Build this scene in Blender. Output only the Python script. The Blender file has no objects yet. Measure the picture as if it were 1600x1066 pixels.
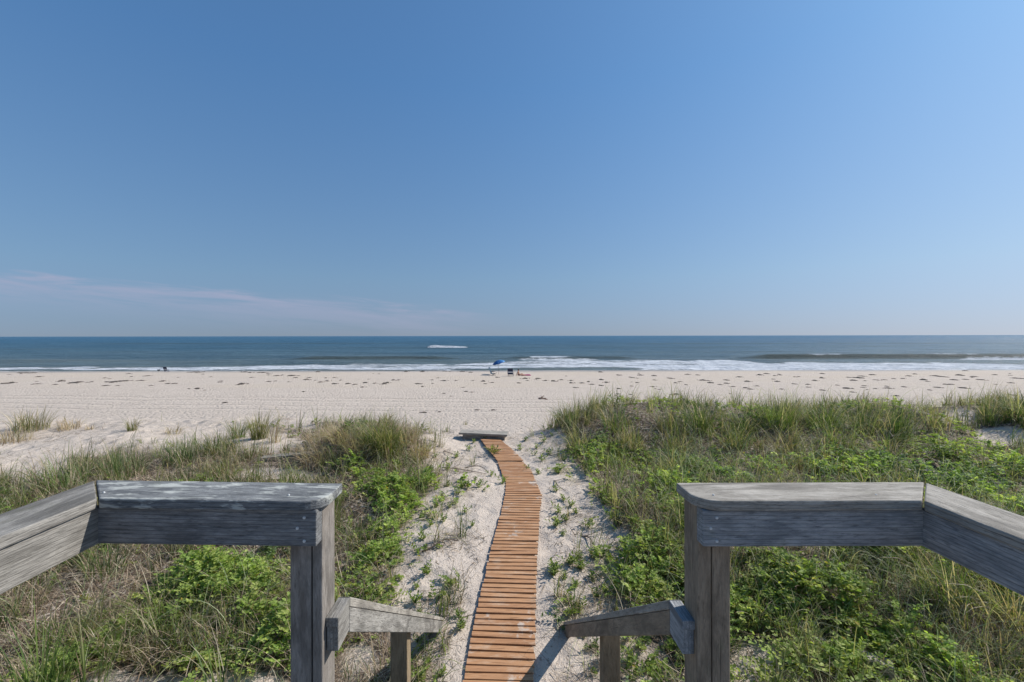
import bpy, bmesh, math, random
import numpy as np
from mathutils import Vector, Matrix

rng = np.random.default_rng(11)
random.seed(5)
R = math.radians
sc = bpy.context.scene
COL = sc.collection

# ------------------------------------------------------------------ camera
F = 667.0            # focal length in pixels of the 1600 px wide photograph
U0, V0 = 780.0, 525.0
CZ = 5.7             # camera above the sea
cam_d = bpy.data.cameras.new('camera')
cam = bpy.data.objects.new('camera', cam_d)
COL.objects.link(cam)
cam.location = (0, 0, CZ)
cam.rotation_euler = (R(90), R(0.09), 0)
cam_d.sensor_width = 36
cam_d.lens = 36 * F / 1600
cam_d.shift_x = 20 / 1600
cam_d.shift_y = -8 / 1600
cam_d.clip_start = 0.05
cam_d.clip_end = 60000
sc.camera = cam

# ------------------------------------------------------------------ light
SUN = Vector((1.11, 0.35, 1.0)).normalized()
EL = math.asin(SUN.z)
AZ = math.atan2(SUN.x, SUN.y)
world = bpy.data.worlds.new('World')
sc.world = world
world.use_nodes = True
wn, wl = world.node_tree.nodes, world.node_tree.links
wn.clear()
sky = wn.new('ShaderNodeTexSky')
sky.sky_type = 'NISHITA'
sky.sun_disc = False
sky.sun_elevation = EL
sky.sun_rotation = AZ
sky.altitude = 0
sky.air_density = 1.0
sky.dust_density = 1.5
sky.ozone_density = 6.0
bg = wn.new('ShaderNodeBackground')
bg.inputs[1].default_value = 0.087
wo = wn.new('ShaderNodeOutputWorld')
# thin cirrus streak low on the left, by direction
tc = wn.new('ShaderNodeTexCoord')
def wmath(op, a, b=None, c=None):
    n = wn.new('ShaderNodeMath'); n.operation = op
    for i, x in enumerate((a, b, c)):
        if x is None: continue
        if isinstance(x, (int, float)): n.inputs[i].default_value = x
        else: wl.new(x, n.inputs[i])
    return n.outputs[0]
sep = wn.new('ShaderNodeSeparateXYZ'); wl.new(tc.outputs['Generated'], sep.inputs[0])
sv = wn.new('ShaderNodeCombineXYZ'); wl.new(sep.outputs[0], sv.inputs[0]); wl.new(sep.outputs[1], sv.inputs[1])
wl.new(wmath('MULTIPLY_ADD', sep.outputs[2], 0.7, 0.05), sv.inputs[2]); wl.new(sv.outputs[0], sky.inputs[0])
az = wmath('DIVIDE', sep.outputs[0], wmath('MAXIMUM', sep.outputs[1], 0.02))
el = wmath('DIVIDE', sep.outputs[2], wmath('MAXIMUM', sep.outputs[1], 0.02))
cmb = wn.new('ShaderNodeCombineXYZ')
wl.new(wmath('MULTIPLY', az, 3.0), cmb.inputs[0]); wl.new(wmath('MULTIPLY_ADD', az, 3.0, wmath('MULTIPLY', el, 34.0)), cmb.inputs[1])
cn = wn.new('ShaderNodeTexNoise'); cn.inputs['Scale'].default_value = 1.3
cn.inputs['Detail'].default_value = 8; cn.inputs['Roughness'].default_value = 0.62; cn.inputs['Distortion'].default_value = 0.5
wl.new(cmb.outputs[0], cn.inputs['Vector'])
# streak upper edge: el ~ .155 at az -1.17 falling to .055 at az -.06
wob = wmath('MULTIPLY', wmath('SUBTRACT', cn.outputs[0], 0.5), 0.07)
top = wmath('ADD', wmath('MULTIPLY_ADD', az, -0.085, 0.054), wob)
d = wmath('SUBTRACT', top, el)
edge = wn.new('ShaderNodeMapRange'); edge.interpolation_type = 'SMOOTHSTEP'
wl.new(d, edge.inputs[0]); edge.inputs[1].default_value = -0.008; edge.inputs[2].default_value = 0.018
fade = wn.new('ShaderNodeMapRange'); fade.interpolation_type = 'SMOOTHSTEP'
wl.new(d, fade.inputs[0]); fade.inputs[1].default_value = 0.11; fade.inputs[2].default_value = 0.0
rt = wn.new('ShaderNodeMapRange'); rt.interpolation_type = 'SMOOTHSTEP'
wl.new(az, rt.inputs[0]); rt.inputs[1].default_value = 0.06; rt.inputs[2].default_value = -0.22
cm = wmath('MULTIPLY', wmath('MULTIPLY', edge.outputs[0], fade.outputs[0]), rt.outputs[0])
cs = wn.new('ShaderNodeMapRange'); wl.new(cn.outputs[0], cs.inputs[0]); cs.inputs[1].default_value = 0.36; cs.inputs[2].default_value = 0.66
cs.inputs[3].default_value = 0.08; cs.inputs[4].default_value = 0.8
cm = wmath('MULTIPLY', cm, cs.outputs[0])
cmix = wn.new('ShaderNodeMix'); cmix.data_type = 'RGBA'
wl.new(cm, cmix.inputs[0])
gm = wn.new('ShaderNodeGamma'); gm.inputs[1].default_value = 0.7
wl.new(sky.outputs[0], gm.inputs[0])
gn = wn.new('ShaderNodeMix'); gn.data_type = 'RGBA'; gn.blend_type = 'MULTIPLY'; gn.inputs[0].default_value = 1.0
gn.clamp_result = False
wl.new(gm.outputs[0], gn.inputs[6])
ht = wn.new('ShaderNodeMix'); ht.data_type = 'RGBA'
hz = wn.new('ShaderNodeMapRange'); wl.new(sep.outputs[2], hz.inputs[0]); hz.inputs[1].default_value = 0.0; hz.inputs[2].default_value = 0.5
wl.new(hz.outputs[0], ht.inputs[0])
h0 = wn.new('ShaderNodeMix'); h0.data_type = 'RGBA'
hy = wn.new('ShaderNodeMapRange'); wl.new(sep.outputs[2], hy.inputs[0]); hy.inputs[1].default_value = 0.0; hy.inputs[2].default_value = 0.13
wl.new(hy.outputs[0], h0.inputs[0])
h0.inputs[6].default_value = (1.27, 1.36, 1.68, 1); h0.inputs[7].default_value = (1.27, 1.52, 1.74, 1)
wl.new(h0.outputs[2], ht.inputs[6]); ht.inputs[7].default_value = (0.90, 1.45, 1.92, 1)
hz.inputs[1].default_value = 0.12
wl.new(ht.outputs[2], gn.inputs[7])
wl.new(gn.outputs[2], cmix.inputs[6])
cmix.inputs[7].default_value = (3.9, 4.1, 5.6, 1)
wl.new(cmix.outputs[2], bg.inputs[0])
wl.new(bg.outputs[0], wo.inputs[0])

sun_d = bpy.data.lights.new('sun', 'SUN')
sun_d.energy = 5.0
sun_d.angle = R(0.53)
sun_d.color = (1.0, 0.945, 0.87)
sun = bpy.data.objects.new('sun', sun_d)
COL.objects.link(sun)
sun.rotation_euler = (-SUN).to_track_quat('-Z', 'Y').to_euler()
sun.location = (20, 10, 30)

sc.view_settings.view_transform = 'Standard'
sc.view_settings.look = 'None'
sc.view_settings.exposure = 0.2
sc.view_settings.gamma = 1.0
sc.cycles.max_bounces = 6
sc.cycles.transparent_max_bounces = 8
sc.cycles.sample_clamp_indirect = 6

# ------------------------------------------------------------------ helpers
def tag(o, label=None, cat=None, group=None, kind=None):
    if label: o['label'] = label
    if cat: o['category'] = cat
    if group: o['group'] = group
    if kind: o['kind'] = kind
    return o

def mesh_np(name, V, faces, mat, parent=None, tint=None, smooth=False, attrs=None):
    """V (n,3); faces = int array (m,k) or list of such arrays"""
    if not isinstance(faces, list): faces = [faces]
    me = bpy.data.meshes.new(name)
    V = np.asarray(V, np.float32)
    me.vertices.add(len(V)); me.vertices.foreach_set('co', V.ravel())
    idx = np.concatenate([f.ravel() for f in faces]).astype(np.int32)
    tot = np.concatenate([np.full(len(f), f.shape[1]) for f in faces]).astype(np.int32)
    st = np.concatenate([[0], np.cumsum(tot)[:-1]]).astype(np.int32)
    me.loops.add(len(idx)); me.loops.foreach_set('vertex_index', idx)
    me.polygons.add(len(tot)); me.polygons.foreach_set('loop_start', st)
    me.polygons.foreach_set('loop_total', tot)
    me.polygons.foreach_set('use_smooth', np.full(len(tot), bool(smooth)))
    if tint is not None:
        a = me.color_attributes.new('tint', 'FLOAT_COLOR', 'POINT')
        t4 = np.ones((len(V), 4), np.float32); t4[:, :3] = tint
        a.data.foreach_set('color', t4.ravel())
    for k, v in (attrs or {}).items():
        a = me.attributes.new(k, 'FLOAT', 'POINT'); a.data.foreach_set('value', np.asarray(v, np.float32).ravel())
    me.update(calc_edges=True)
    me.materials.append(mat)
    o = bpy.data.objects.new(name, me)
    COL.objects.link(o)
    if parent: o.parent = parent
    return o

def empty(name, loc):
    o = bpy.data.objects.new(name, None); COL.objects.link(o); o.location = loc
    o.empty_display_size = 0.2
    return o

_perm = rng.random((64, 64, 8))
def vnoise(x, y, s=1.0, k=0):
    """smooth value noise 0..1"""
    x = np.asarray(x) * s + 1000.37 * (k + 1) ; y = np.asarray(y) * s + 517.13 * (k + 1)
    ix = np.floor(x).astype(int); iy = np.floor(y).astype(int)
    fx = x - ix; fy = y - iy
    fx = fx * fx * (3 - 2 * fx); fy = fy * fy * (3 - 2 * fy)
    P = _perm[:, :, k % 8]
    g = lambda a, b: P[a % 64, b % 64]
    return (g(ix, iy) * (1 - fx) + g(ix + 1, iy) * fx) * (1 - fy) + (g(ix, iy + 1) * (1 - fx) + g(ix + 1, iy + 1) * fx) * fy

def fbm(x, y, s=1.0, k=0, o=3):
    r = 0; a = .5; t = 0
    for i in range(o):
        r = r + a * vnoise(x, y, s * 2 ** i, k + i); t += a; a *= .5
    return r / t

# ------------------------------------------------------------------ terrain
PD = [-12, -8, 2.5, 3.0, 3.5, 4.0, 5.5, 7.0, 7.9, 8.6, 9.6, 11.5, 14, 18, 22, 30, 45, 56, 64, 70, 80, 95, 120]
PZ = [-2.6, -2.45, -2.38, -2.35, -2.27, -2.2, -2.03, -1.96, -1.9, -1.95, -2.3, -3.1, -4.0, -4.95, -5.3, -5.35, -5.3, -5.35, -5.5, -5.7, -6.15, -7.5, -9]
def gauss(x, y, cx, cy, sx, sy):
    return np.exp(-((x - cx) / sx) ** 2 - ((y - cy) / sy) ** 2)
def path_mask(x, y):
    cx = np.interp(y, [2.5, 3.2, 3.95, 5.5, 6.5, 7.6, 8.5], [-.03, .02, .1, .33, .2, -.12, -.2])
    return np.exp(-((x - cx) / .42) ** 2) * (y < 9) * (y > 1)
def smoothbase(x, y):
    x = np.asarray(x, float); y = np.asarray(y, float)
    # on the left the dune top runs farther back, on the right it is higher
    yy = y - 1.6 * (1 / (1 + np.exp((x + 2.6) / .5))) * np.clip((y - 7) / 1.5, 0, 1) * np.clip((30 - y) / 15, 0, 1)
    yy = yy - 1.2 * (1 / (1 + np.exp(-(x - 2.4) / .6))) * np.clip((y - 7) / 1.5, 0, 1) * np.clip((30 - y) / 15, 0, 1)
    z = np.interp(yy, PD, PZ)
    near = 1 / (1 + np.exp((y - 16) / 1.5))
    z = z + near * ((.43 + .16 * (vnoise(x, 0 * x, 1.1, 3) - .5)) * (1 / (1 + np.exp(-(x - 1.5) / .3))) * np.exp(-((y - 8.7) / np.where(y < 8.7, 1.35, 1.9)) ** 2) * (1 - .55 * gauss(x, 0 * x, 9.1, 0, .7, 1))
                    + .12 * gauss(x, y, 2.8, 4.2, 1.6, 1.4)
                    + .36 * gauss(x, y, -2.0, 7.35, .85, .75)
                    + .10 * gauss(x, y, -7.6, 8.4, 1.0, 1.0)
                    + .12 * gauss(x, y, -4.2, 7.6, 1.1, .7)
                    - .10 * gauss(x, y, 8.6, 7.2, 1.2, .6))
    return z
def terrain(x, y):
    x = np.asarray(x, float); y = np.asarray(y, float)
    z = smoothbase(x, y)
    nearf = np.clip((60 - y) / 40, 0, 1)
    pm = 1 - .85 * path_mask(x, y)
    cv = cover(x, y)
    z = z + pm * (.16 * (fbm(x, y, .55, 0) - .5) * np.clip((20 - y) / 8, .15, 1)
                  + (.07 + .10 * cv) * (fbm(x, y, 1.9, 2) - .5) * np.clip((14 - y) / 6, .25, 1)
                  + np.where(y < 9, .020, .034) * (fbm(x, y, 7.0, 4, 2) - .5) * nearf)
    z = z + .05 * (fbm(x * .25, y, .35, 3) - .5) * np.clip((y - 20) / 5, 0, 1) * np.clip((66 - y) / 5, 0, 1)
    return z

def pix(x, y, z=None):
    if z is None: z = smoothbase(x, y)
    yy = np.maximum(y, .1)
    return U0 + F * x / yy, V0 - F * z / yy
def unpix(u, v, d0=2.6):
    """ground point seen at photo pixel (first hit when marching outward)"""
    ds = np.concatenate([np.arange(d0, 12, .02), np.arange(12, 90, .1)])
    x = (u - U0) * ds / F
    zr = -(v - V0) * ds / F
    hit = np.nonzero(zr <= smoothbase(x, ds))[0]
    i = hit[0] if len(hit) else len(ds) - 1
    return float(x[i]), float(ds[i])

def build_ground():
    ys = np.concatenate([np.linspace(-12, 2, 30)[:-1], np.linspace(2, 9.5, 420)[:-1], np.geomspace(9.5, 66, 330)[:-1], np.linspace(66, 120, 60)])
    nx = 760
    u = np.linspace(-1, 1, nx)
    k = 1.6
    su = np.sinh(k * u) / np.sinh(k)
    sy = 9 + 1.5 * np.maximum(ys, 0) + 16 * (np.maximum(ys, 0) / 22) ** 3
    X = su[None, :] * sy[:, None]
    Y = np.repeat(ys[:, None], nx, 1)
    Z = terrain(X, Y)
    uu, vv = pix(X, Y, smoothbase(X, Y))
    lit = cover(X, Y)
    V = np.stack([X, Y, Z + CZ], -1).reshape(-1, 3)
    n, m = len(ys), nx
    a = (np.arange(n - 1)[:, None] * m + np.arange(m - 1)[None, :]).ravel()
    fc = np.stack([a, a + 1, a + m + 1, a + m], 1)
    o = mesh_np('sand_ground', V, fc, M['sand'], smooth=True, attrs={'litter': lit})
    return tag(o, 'pale dune and beach sand running down to the surf', 'sand', kind='structure')

# vegetation maps ---------------------------------------------------------
LBv = [640, 665, 700, 760, 800, 830, 900, 1000, 1066, 1200]
LBu = [672, 676, 664, 690, 672, 645, 624, 640, 652, 660]
RBv = [640, 660, 680, 720, 760, 800, 850, 900, 950, 1000, 1066, 1200]
RBu = [850, 852, 868, 885, 925, 952, 975, 962, 958, 985, 1015, 1060]
BARE = [(35, 715, 75, 30), (230, 676, 170, 13), (425, 692, 60, 16), (430, 743, 66, 10), (200, 1082, 110, 26),
        (120, 700, 60, 12), (1568, 682, 42, 13), (1175, 1050, 45, 48), (1435, 738, 30, 8), (370, 1085, 90, 30),
        (1330, 1090, 120, 30), (560, 1040, 30, 30), (1498, 652, 34, 12), (1128, 628, 14, 10)]
def cover(X, Y):
    """0 bare sand .. 1 vegetated, on the ground"""
    u, v = pix(X, Y)
    n = (fbm(X, Y, 2.2, 1) - .5)
    w = 60 * np.clip((v - 560) / 300, .3, 1.5)
    lb = np.interp(v, LBv, LBu); rb = np.interp(v, RBv, RBu)
    c = np.maximum((lb - u) / w, (u - rb) / w) + n * 1.6
    edge_ = np.clip(1 - np.abs(c + .55) / 1.1, 0, 1) * (fbm(X, Y, 4.5, 6) > .53)
    c = np.maximum(np.clip(c * 1.6 + .3, 0, 1), .42 * edge_)
    for (a, b, ra, rb_) in BARE:
        e = ((u - a) / ra) ** 2 + ((v - b) / rb_) ** 2
        c = c * np.clip((e - .75 + n * 1.3) * 2.2, 0, 1)
    lim = np.where(X > 0, 10.2, 9.6)
    c = c * np.clip((lim + n * 2 - Y) / .7, 0, 1)
    # far left: open sand behind the front band of grass
    fl = np.clip((u - 470) / -60, 0, 1) * np.clip((708 + .0 * u - v) / 12, 0, 1)
    c = c * (1 - .93 * fl)
    # open sand farther down, left of the near grass
    return c * (Y > -1) * (1 - (path_mask(X, Y) > .42))
def leafy(X, Y):
    u, v = pix(X, Y)
    f = .45 + 0 * u
    for (a, b, ra, rb_, s) in [(380, 930, 110, 80, .6), (1300, 960, 190, 90, .75), (1490, 735, 170, 40, .8), (640, 780, 60, 25, .2),
                               (600, 890, 60, 60, .45), (1110, 760, 150, 60, .25), (940, 730, 60, 45, .8), (570, 745, 55, 26, .6),
                               (1000, 880, 60, 90, .5), (200, 730, 220, 45, -.42), (480, 735, 60, 30, -.7), (60, 680, 80, 40, -.7),
                               (1250, 650, 400, 26, -.15), (250, 940, 130, 60, -.05), (1250, 740, 110, 28, .1)]:
        f = f + s * np.exp(-((u - a) / ra) ** 2 - ((v - b) / rb_) ** 2)
    return np.clip(f + 1.3 * (fbm(X, Y, 1.3, 5) - .5), 0, 1)

# ------------------------------------------------------------------ materials
M = {}
class NT:
    def __init__(s, name):
        s.m = bpy.data.materials.new(name); s.m.use_nodes = True
        s.n = s.m.node_tree.nodes; s.l = s.m.node_tree.links; s.n.clear()
        s.out = s.n.new('ShaderNodeOutputMaterial'); s.b = s.n.new('ShaderNodeBsdfPrincipled')
        s.l.new(s.b.outputs[0], s.out.inputs[0])
    def set(s, node, i, v):
        if v is None: return
        if isinstance(v, bpy.types.NodeSocket): s.l.new(v, node.inputs[i])
        else: node.inputs[i].default_value = v
    def math(s, op, a, b=None, c=None, clamp=False):
        n = s.n.new('ShaderNodeMath'); n.operation = op; n.use_clamp = clamp
        for i, v in enumerate((a, b, c)): s.set(n, i, v)
        return n.outputs[0]
    def co(s, scale=(1, 1, 1), kind='Object', off=None):
        t = s.n.new('ShaderNodeTexCoord'); mp = s.n.new('ShaderNodeMapping')
        s.l.new(t.outputs[kind], mp.inputs[0]); mp.inputs['Scale'].default_value = scale
        if off is not None: s.set(mp, 1, off)
        return mp.outputs[0]
    def noise(s, vec, scale, det=4, rough=.55, dist=0, w=None):
        n = s.n.new('ShaderNodeTexNoise')
        if w is not None: n.noise_dimensions = '4D'; s.set(n, 'W', w)
        s.set(n, 'Vector', vec); n.inputs['Scale'].default_value = scale
        n.inputs['Detail'].default_value = det; n.inputs['Roughness'].default_value = rough; n.inputs['Distortion'].default_value = dist
        return n.outputs[0]
    def ramp(s, f, *st, interp='LINEAR'):
        n = s.n.new('ShaderNodeValToRGB'); n.color_ramp.interpolation = interp
        e = n.color_ramp.elements
        while len(e) < len(st): e.new(.5)
        for i, (p, c) in enumerate(st):
            e[i].position = p; e[i].color = (c, c, c, 1) if isinstance(c, (int, float)) else tuple(c) + (1,)
        s.l.new(f, n.inputs[0]); return n.outputs[0]
    def mix(s, f, a, b, mode='MIX'):
        n = s.n.new('ShaderNodeMix'); n.data_type = 'RGBA'; n.blend_type = mode
        for i, v in ((0, f), (6, a), (7, b)):
            if isinstance(v, bpy.types.NodeSocket): s.l.new(v, n.inputs[i])
            elif i == 0: n.inputs[0].default_value = v
            else: n.inputs[i].default_value = tuple(v) + (1,)
        return n.outputs[2]
    def attr(s, name):
        n = s.n.new('ShaderNodeAttribute'); n.attribute_name = name; return n
    def bump(s, h, dist, strength=1.0, prev=None):
        n = s.n.new('ShaderNodeBump'); s.l.new(h, n.inputs['Height'])
        n.inputs['Distance'].default_value = dist; n.inputs['Strength'].default_value = strength
        if prev: s.l.new(prev, n.inputs['Normal'])
        return n.outputs[0]
    def rand(s):
        return s.n.new('ShaderNodeObjectInfo').outputs['Random']

def simple(name, col, rough=.6, metal=0, var=.12, scale=8):
    t = NT(name); v = t.noise(t.co(), scale)
    c = t.mix(v, [x * (1 - var) for x in col], [min(1, x * (1 + var)) for x in col])
    t.l.new(c, t.b.inputs['Base Color']); t.b.inputs['Roughness'].default_value = rough
    t.b.inputs['Metallic'].default_value = metal
    return t.m

def mat_sand():
    t = NT('dune_sand')
    p = t.co(kind='Object')
    gx = t.n.new('ShaderNodeSeparateXYZ'); t.l.new(p, gx.inputs[0])
    n1 = t.noise(p, .7, 3); n2 = t.noise(p, 9, 5, .6); n3 = t.noise(p, 160, 3, .6)
    c = t.mix(n1, (.48, .406, .338), (.63, .546, .464))
    c = t.mix(t.math('MULTIPLY', n2, .45), c, (.40, .335, .285))
    c = t.mix(t.ramp(n3, (.35, 0.5), (.5, 0), ), c, (.28, .225, .185))
    # straw and twig litter lying between the plants
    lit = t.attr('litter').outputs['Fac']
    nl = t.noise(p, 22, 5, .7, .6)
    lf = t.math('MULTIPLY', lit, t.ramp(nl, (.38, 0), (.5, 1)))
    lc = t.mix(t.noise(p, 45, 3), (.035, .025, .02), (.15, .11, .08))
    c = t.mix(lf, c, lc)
    # a darker coarse fleck everywhere on the dune top
    nf = t.noise(p, 34, 4, .7, .3)
    near = t.n.new('ShaderNodeMapRange'); t.l.new(gx.outputs[1], near.inputs[0])
    near.inputs[1].default_value = 14; near.inputs[2].default_value = 9
    fl = t.math('MULTIPLY', t.ramp(nf, (.57, 0), (.64, .75)), near.outputs[0])
    c = t.mix(fl, c, (.17, .13, .10))
    # wet strip at the waterline
    wv = t.math('ADD', gx.outputs[1], t.math('MULTIPLY', t.noise(t.co((.05, .3, 1)), 1.0, 3), 5.0))
    wet = t.n.new('ShaderNodeMapRange'); t.l.new(wv, wet.inputs[0]); wet.interpolation_type = 'SMOOTHSTEP'
    wet.inputs[1].default_value = 66.5; wet.inputs[2].default_value = 71.0
    c = t.mix(t.math('MULTIPLY', wet.outputs[0], .75), c, (.27, .235, .20))
    # warm damp patches on the lower beach
    bp = t.math('MULTIPLY', t.ramp(t.noise(t.co((.06, .22, 1)), 1.0, 4), (.45, 0), (.62, .5)),
                t.math('GREATER_THAN', gx.outputs[1], 44.0))
    c = t.mix(bp, c, (.50, .42, .33))
    t.l.new(c, t.b.inputs['Base Color'])
    t.set(t.b, 'Roughness', t.math('MULTIPLY_ADD', wet.outputs[0], -.55, .95))
    t.b.inputs['Specular IOR Level'].default_value = .25
    # relief: footprints, wind marks, tyre ruts parallel to the shore
    nb = t.noise(p, 5.5, 4, .6)
    fp = t.n.new('ShaderNodeTexVoronoi'); t.l.new(p, fp.inputs['Vector']); fp.inputs['Scale'].default_value = 3.2
    fpr = t.ramp(fp.outputs['Distance'], (.1, 0), (.42, 1))
    fine = t.noise(p, 60, 4, .6)
    ry = t.math('ADD', gx.outputs[1], t.math('MULTIPLY', gx.outputs[0], .06))
    ry = t.math('ADD', ry, t.math('MULTIPLY', t.noise(t.co((.08, .0, 0)), 1.0, 2), 2.5))
    h = t.math('MULTIPLY_ADD', nb, .6, t.math('MULTIPLY', fpr, .45))
    h = t.math('MULTIPLY_ADD', fine, .22, h)
    for y0, wd in ((35.3, .5), (36.9, .45), (31.2, .4), (33.0, .4)):
        dd = t.math('ABSOLUTE', t.math('SUBTRACT', ry, y0))
        h = t.math('SUBTRACT', h, t.math('MULTIPLY', t.ramp(dd, (0, 1.0), (wd, 0)), .8))
    fr_ = t.n.new('ShaderNodeMapRange'); t.l.new(gx.outputs[1], fr_.inputs[0])
    fr_.inputs[1].default_value = 6; fr_.inputs[2].default_value = 24; fr_.inputs[3].default_value = .38; fr_.inputs[4].default_value = 1.0
    t.l.new(t.bump(t.math('MULTIPLY', h, fr_.outputs[0]), .15, 1.0), t.b.inputs['Normal'])
    return t.m

def mat_wood(name, dark, light, pale, patch=.0, warm=None):
    """weathered lumber, grain along local X"""
    t = NT(name)
    r = t.rand()
    w = t.math('MULTIPLY', r, 37.0)
    g1 = t.noise(t.co((5.5, 30, 30)), 1.3, 6, .68, .5, w)
    g2 = t.noise(t.co((22, 170, 170)), 1.2, 4, .7, .3, w)
    p3 = t.co((3, 9, 9))
    c = t.mix(t.ramp(g1, (.38, 0), (.60, 1)), dark, light)
    c = t.mix(t.ramp(g2, (.34, .85), (.46, 0)), c, [x * .5 for x in dark])
    c = t.mix(t.ramp(g2, (.55, 0), (.70, .7)), c, pale)
    # growth rings that swirl along the board
    wv = t.n.new('ShaderNodeTexWave'); wv.bands_direction = 'Z'
    t.l.new(t.co((1.6, 8, 16)), wv.inputs['Vector'])
    wv.inputs['Scale'].default_value = 1.9; wv.inputs['Distortion'].default_value = 7.0
    wv.inputs['Detail'].default_value = 2; wv.inputs['Detail Scale'].default_value = .5
    t.set(wv, 'Phase Offset', w)
    ring = t.ramp(wv.outputs['Fac'], (.0, .7), (.12, 0))
    c = t.mix(ring, c, [x * .55 for x in dark])
    if warm:
        c = t.mix(t.math('MULTIPLY', t.noise(p3, 1.0, 3, .5, 0, w), .55), c, warm)
    if patch > 0:
        pn = t.noise(t.co((6, 24, 24)), 1.5, 5, .65, .3, w)
        c = t.mix(t.ramp(pn, (.72 - patch, 0), (.79 - patch, .85)), c, (.50, .51, .47))
    # knots and short drying cracks
    vk = t.n.new('ShaderNodeTexVoronoi'); vk.voronoi_dimensions = '4D'; t.l.new(t.co((2.6, 11, 11)), vk.inputs['Vector']); t.set(vk, 'W', w)
    vk.inputs['Scale'].default_value = 1.0
    c = t.mix(t.ramp(vk.outputs['Distance'], (.05, .85), (.15, 0)), c, [x * .32 for x in dark])
    ck = t.noise(t.co((3.2, 150, 150)), 1.0, 3, .5, .2, w)
    c = t.mix(t.ramp(ck, (.27, .95), (.34, 0)), c, (.02, .018, .016))
    bl = t.noise(t.co((5, 14, 14)), 1.2, 5, .7, .4, w)
    c = t.mix(t.ramp(bl, (.50, 0), (.64, .5)), c, [x * .5 for x in dark])
    st = t.noise(t.co((4, 5, 5)), 1.0, 4, .6, 0, w)
    c = t.mix(t.math('MULTIPLY', t.ramp(st, (.4, 0), (.7, 1)), .35), c, [x * .6 for x in dark])
    gn = t.noise(t.co((7, 9, 9)), 1.3, 3, .6, 0, w)
    c = t.mix(t.ramp(gn, (.60, 0), (.72, .28)), c, (.16, .17, .09))
    t.l.new(c, t.b.inputs['Base Color'])
    t.b.inputs['Roughness'].default_value = .88
    t.b.inputs['Specular IOR Level'].default_value = .25
    h = t.math('MULTIPLY_ADD', g2, .8, t.math('MULTIPLY', g1, .7))
    t.l.new(t.bump(h, .004, 1.0), t.b.inputs['Normal'])
    return t.m

def mat_slat():
    t = NT('cedar_slat')
    p = t.co((2.5, 40, 40)); rnd = t.attr('rnd').outputs['Fac']
    g = t.noise(p, 1.4, 5, .6, .6)
    c = t.mix(t.ramp(g, (.35, 0), (.65, 1)), (.29, .140, .068), (.43, .225, .110))
    c = t.mix(t.math('MULTIPLY', rnd, .55), c, (.48, .275, .145))
    c = t.mix(t.ramp(t.noise(t.co((3, 9, 3)), 2.0, 5, .65), (.52, 0), (.72, .7)), c, (.50, .36, .25))
    c = t.mix(t.ramp(t.noise(t.co(), 3.1, 6, .7), (.60, 0), (.66, .8)), c, (.52, .45, .38))
    c = t.mix(t.ramp(t.noise(p, 3, 3), (.36, .5), (.44, 0)), c, (.12, .05, .02))
    t.l.new(c, t.b.inputs['Base Color']); t.b.inputs['Roughness'].default_value = .75
    t.b.inputs['Specular IOR Level'].default_value = .3
    t.l.new(t.bump(g, .003, .8), t.b.inputs['Normal'])
    return t.m

def mat_plant(name, trans=.35, rough=.5):
    t = NT(name)
    a = t.attr('tint').outputs['Color']
    n = t.noise(t.co(), 30, 2)
    c = t.mix(t.math('MULTIPLY', n, .5), a, t.mix(1.0, a, (.62, .62, .62), 'MULTIPLY'))
    t.l.new(c, t.b.inputs['Base Color']); t.b.inputs['Roughness'].default_value = rough
    t.b.inputs['Specular IOR Level'].default_value = .22
    tr = t.n.new('ShaderNodeBsdfTranslucent')
    t.l.new(t.mix(1.0, c, (1.5, 1.6, .8), 'MULTIPLY'), tr.inputs[0])
    mx = t.n.new('ShaderNodeMixShader'); mx.inputs[0].default_value = trans
    t.l.new(t.b.outputs[0], mx.inputs[1]); t.l.new(tr.outputs[0], mx.inputs[2]); t.l.new(mx.outputs[0], t.out.inputs[0])
    return t.m

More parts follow.
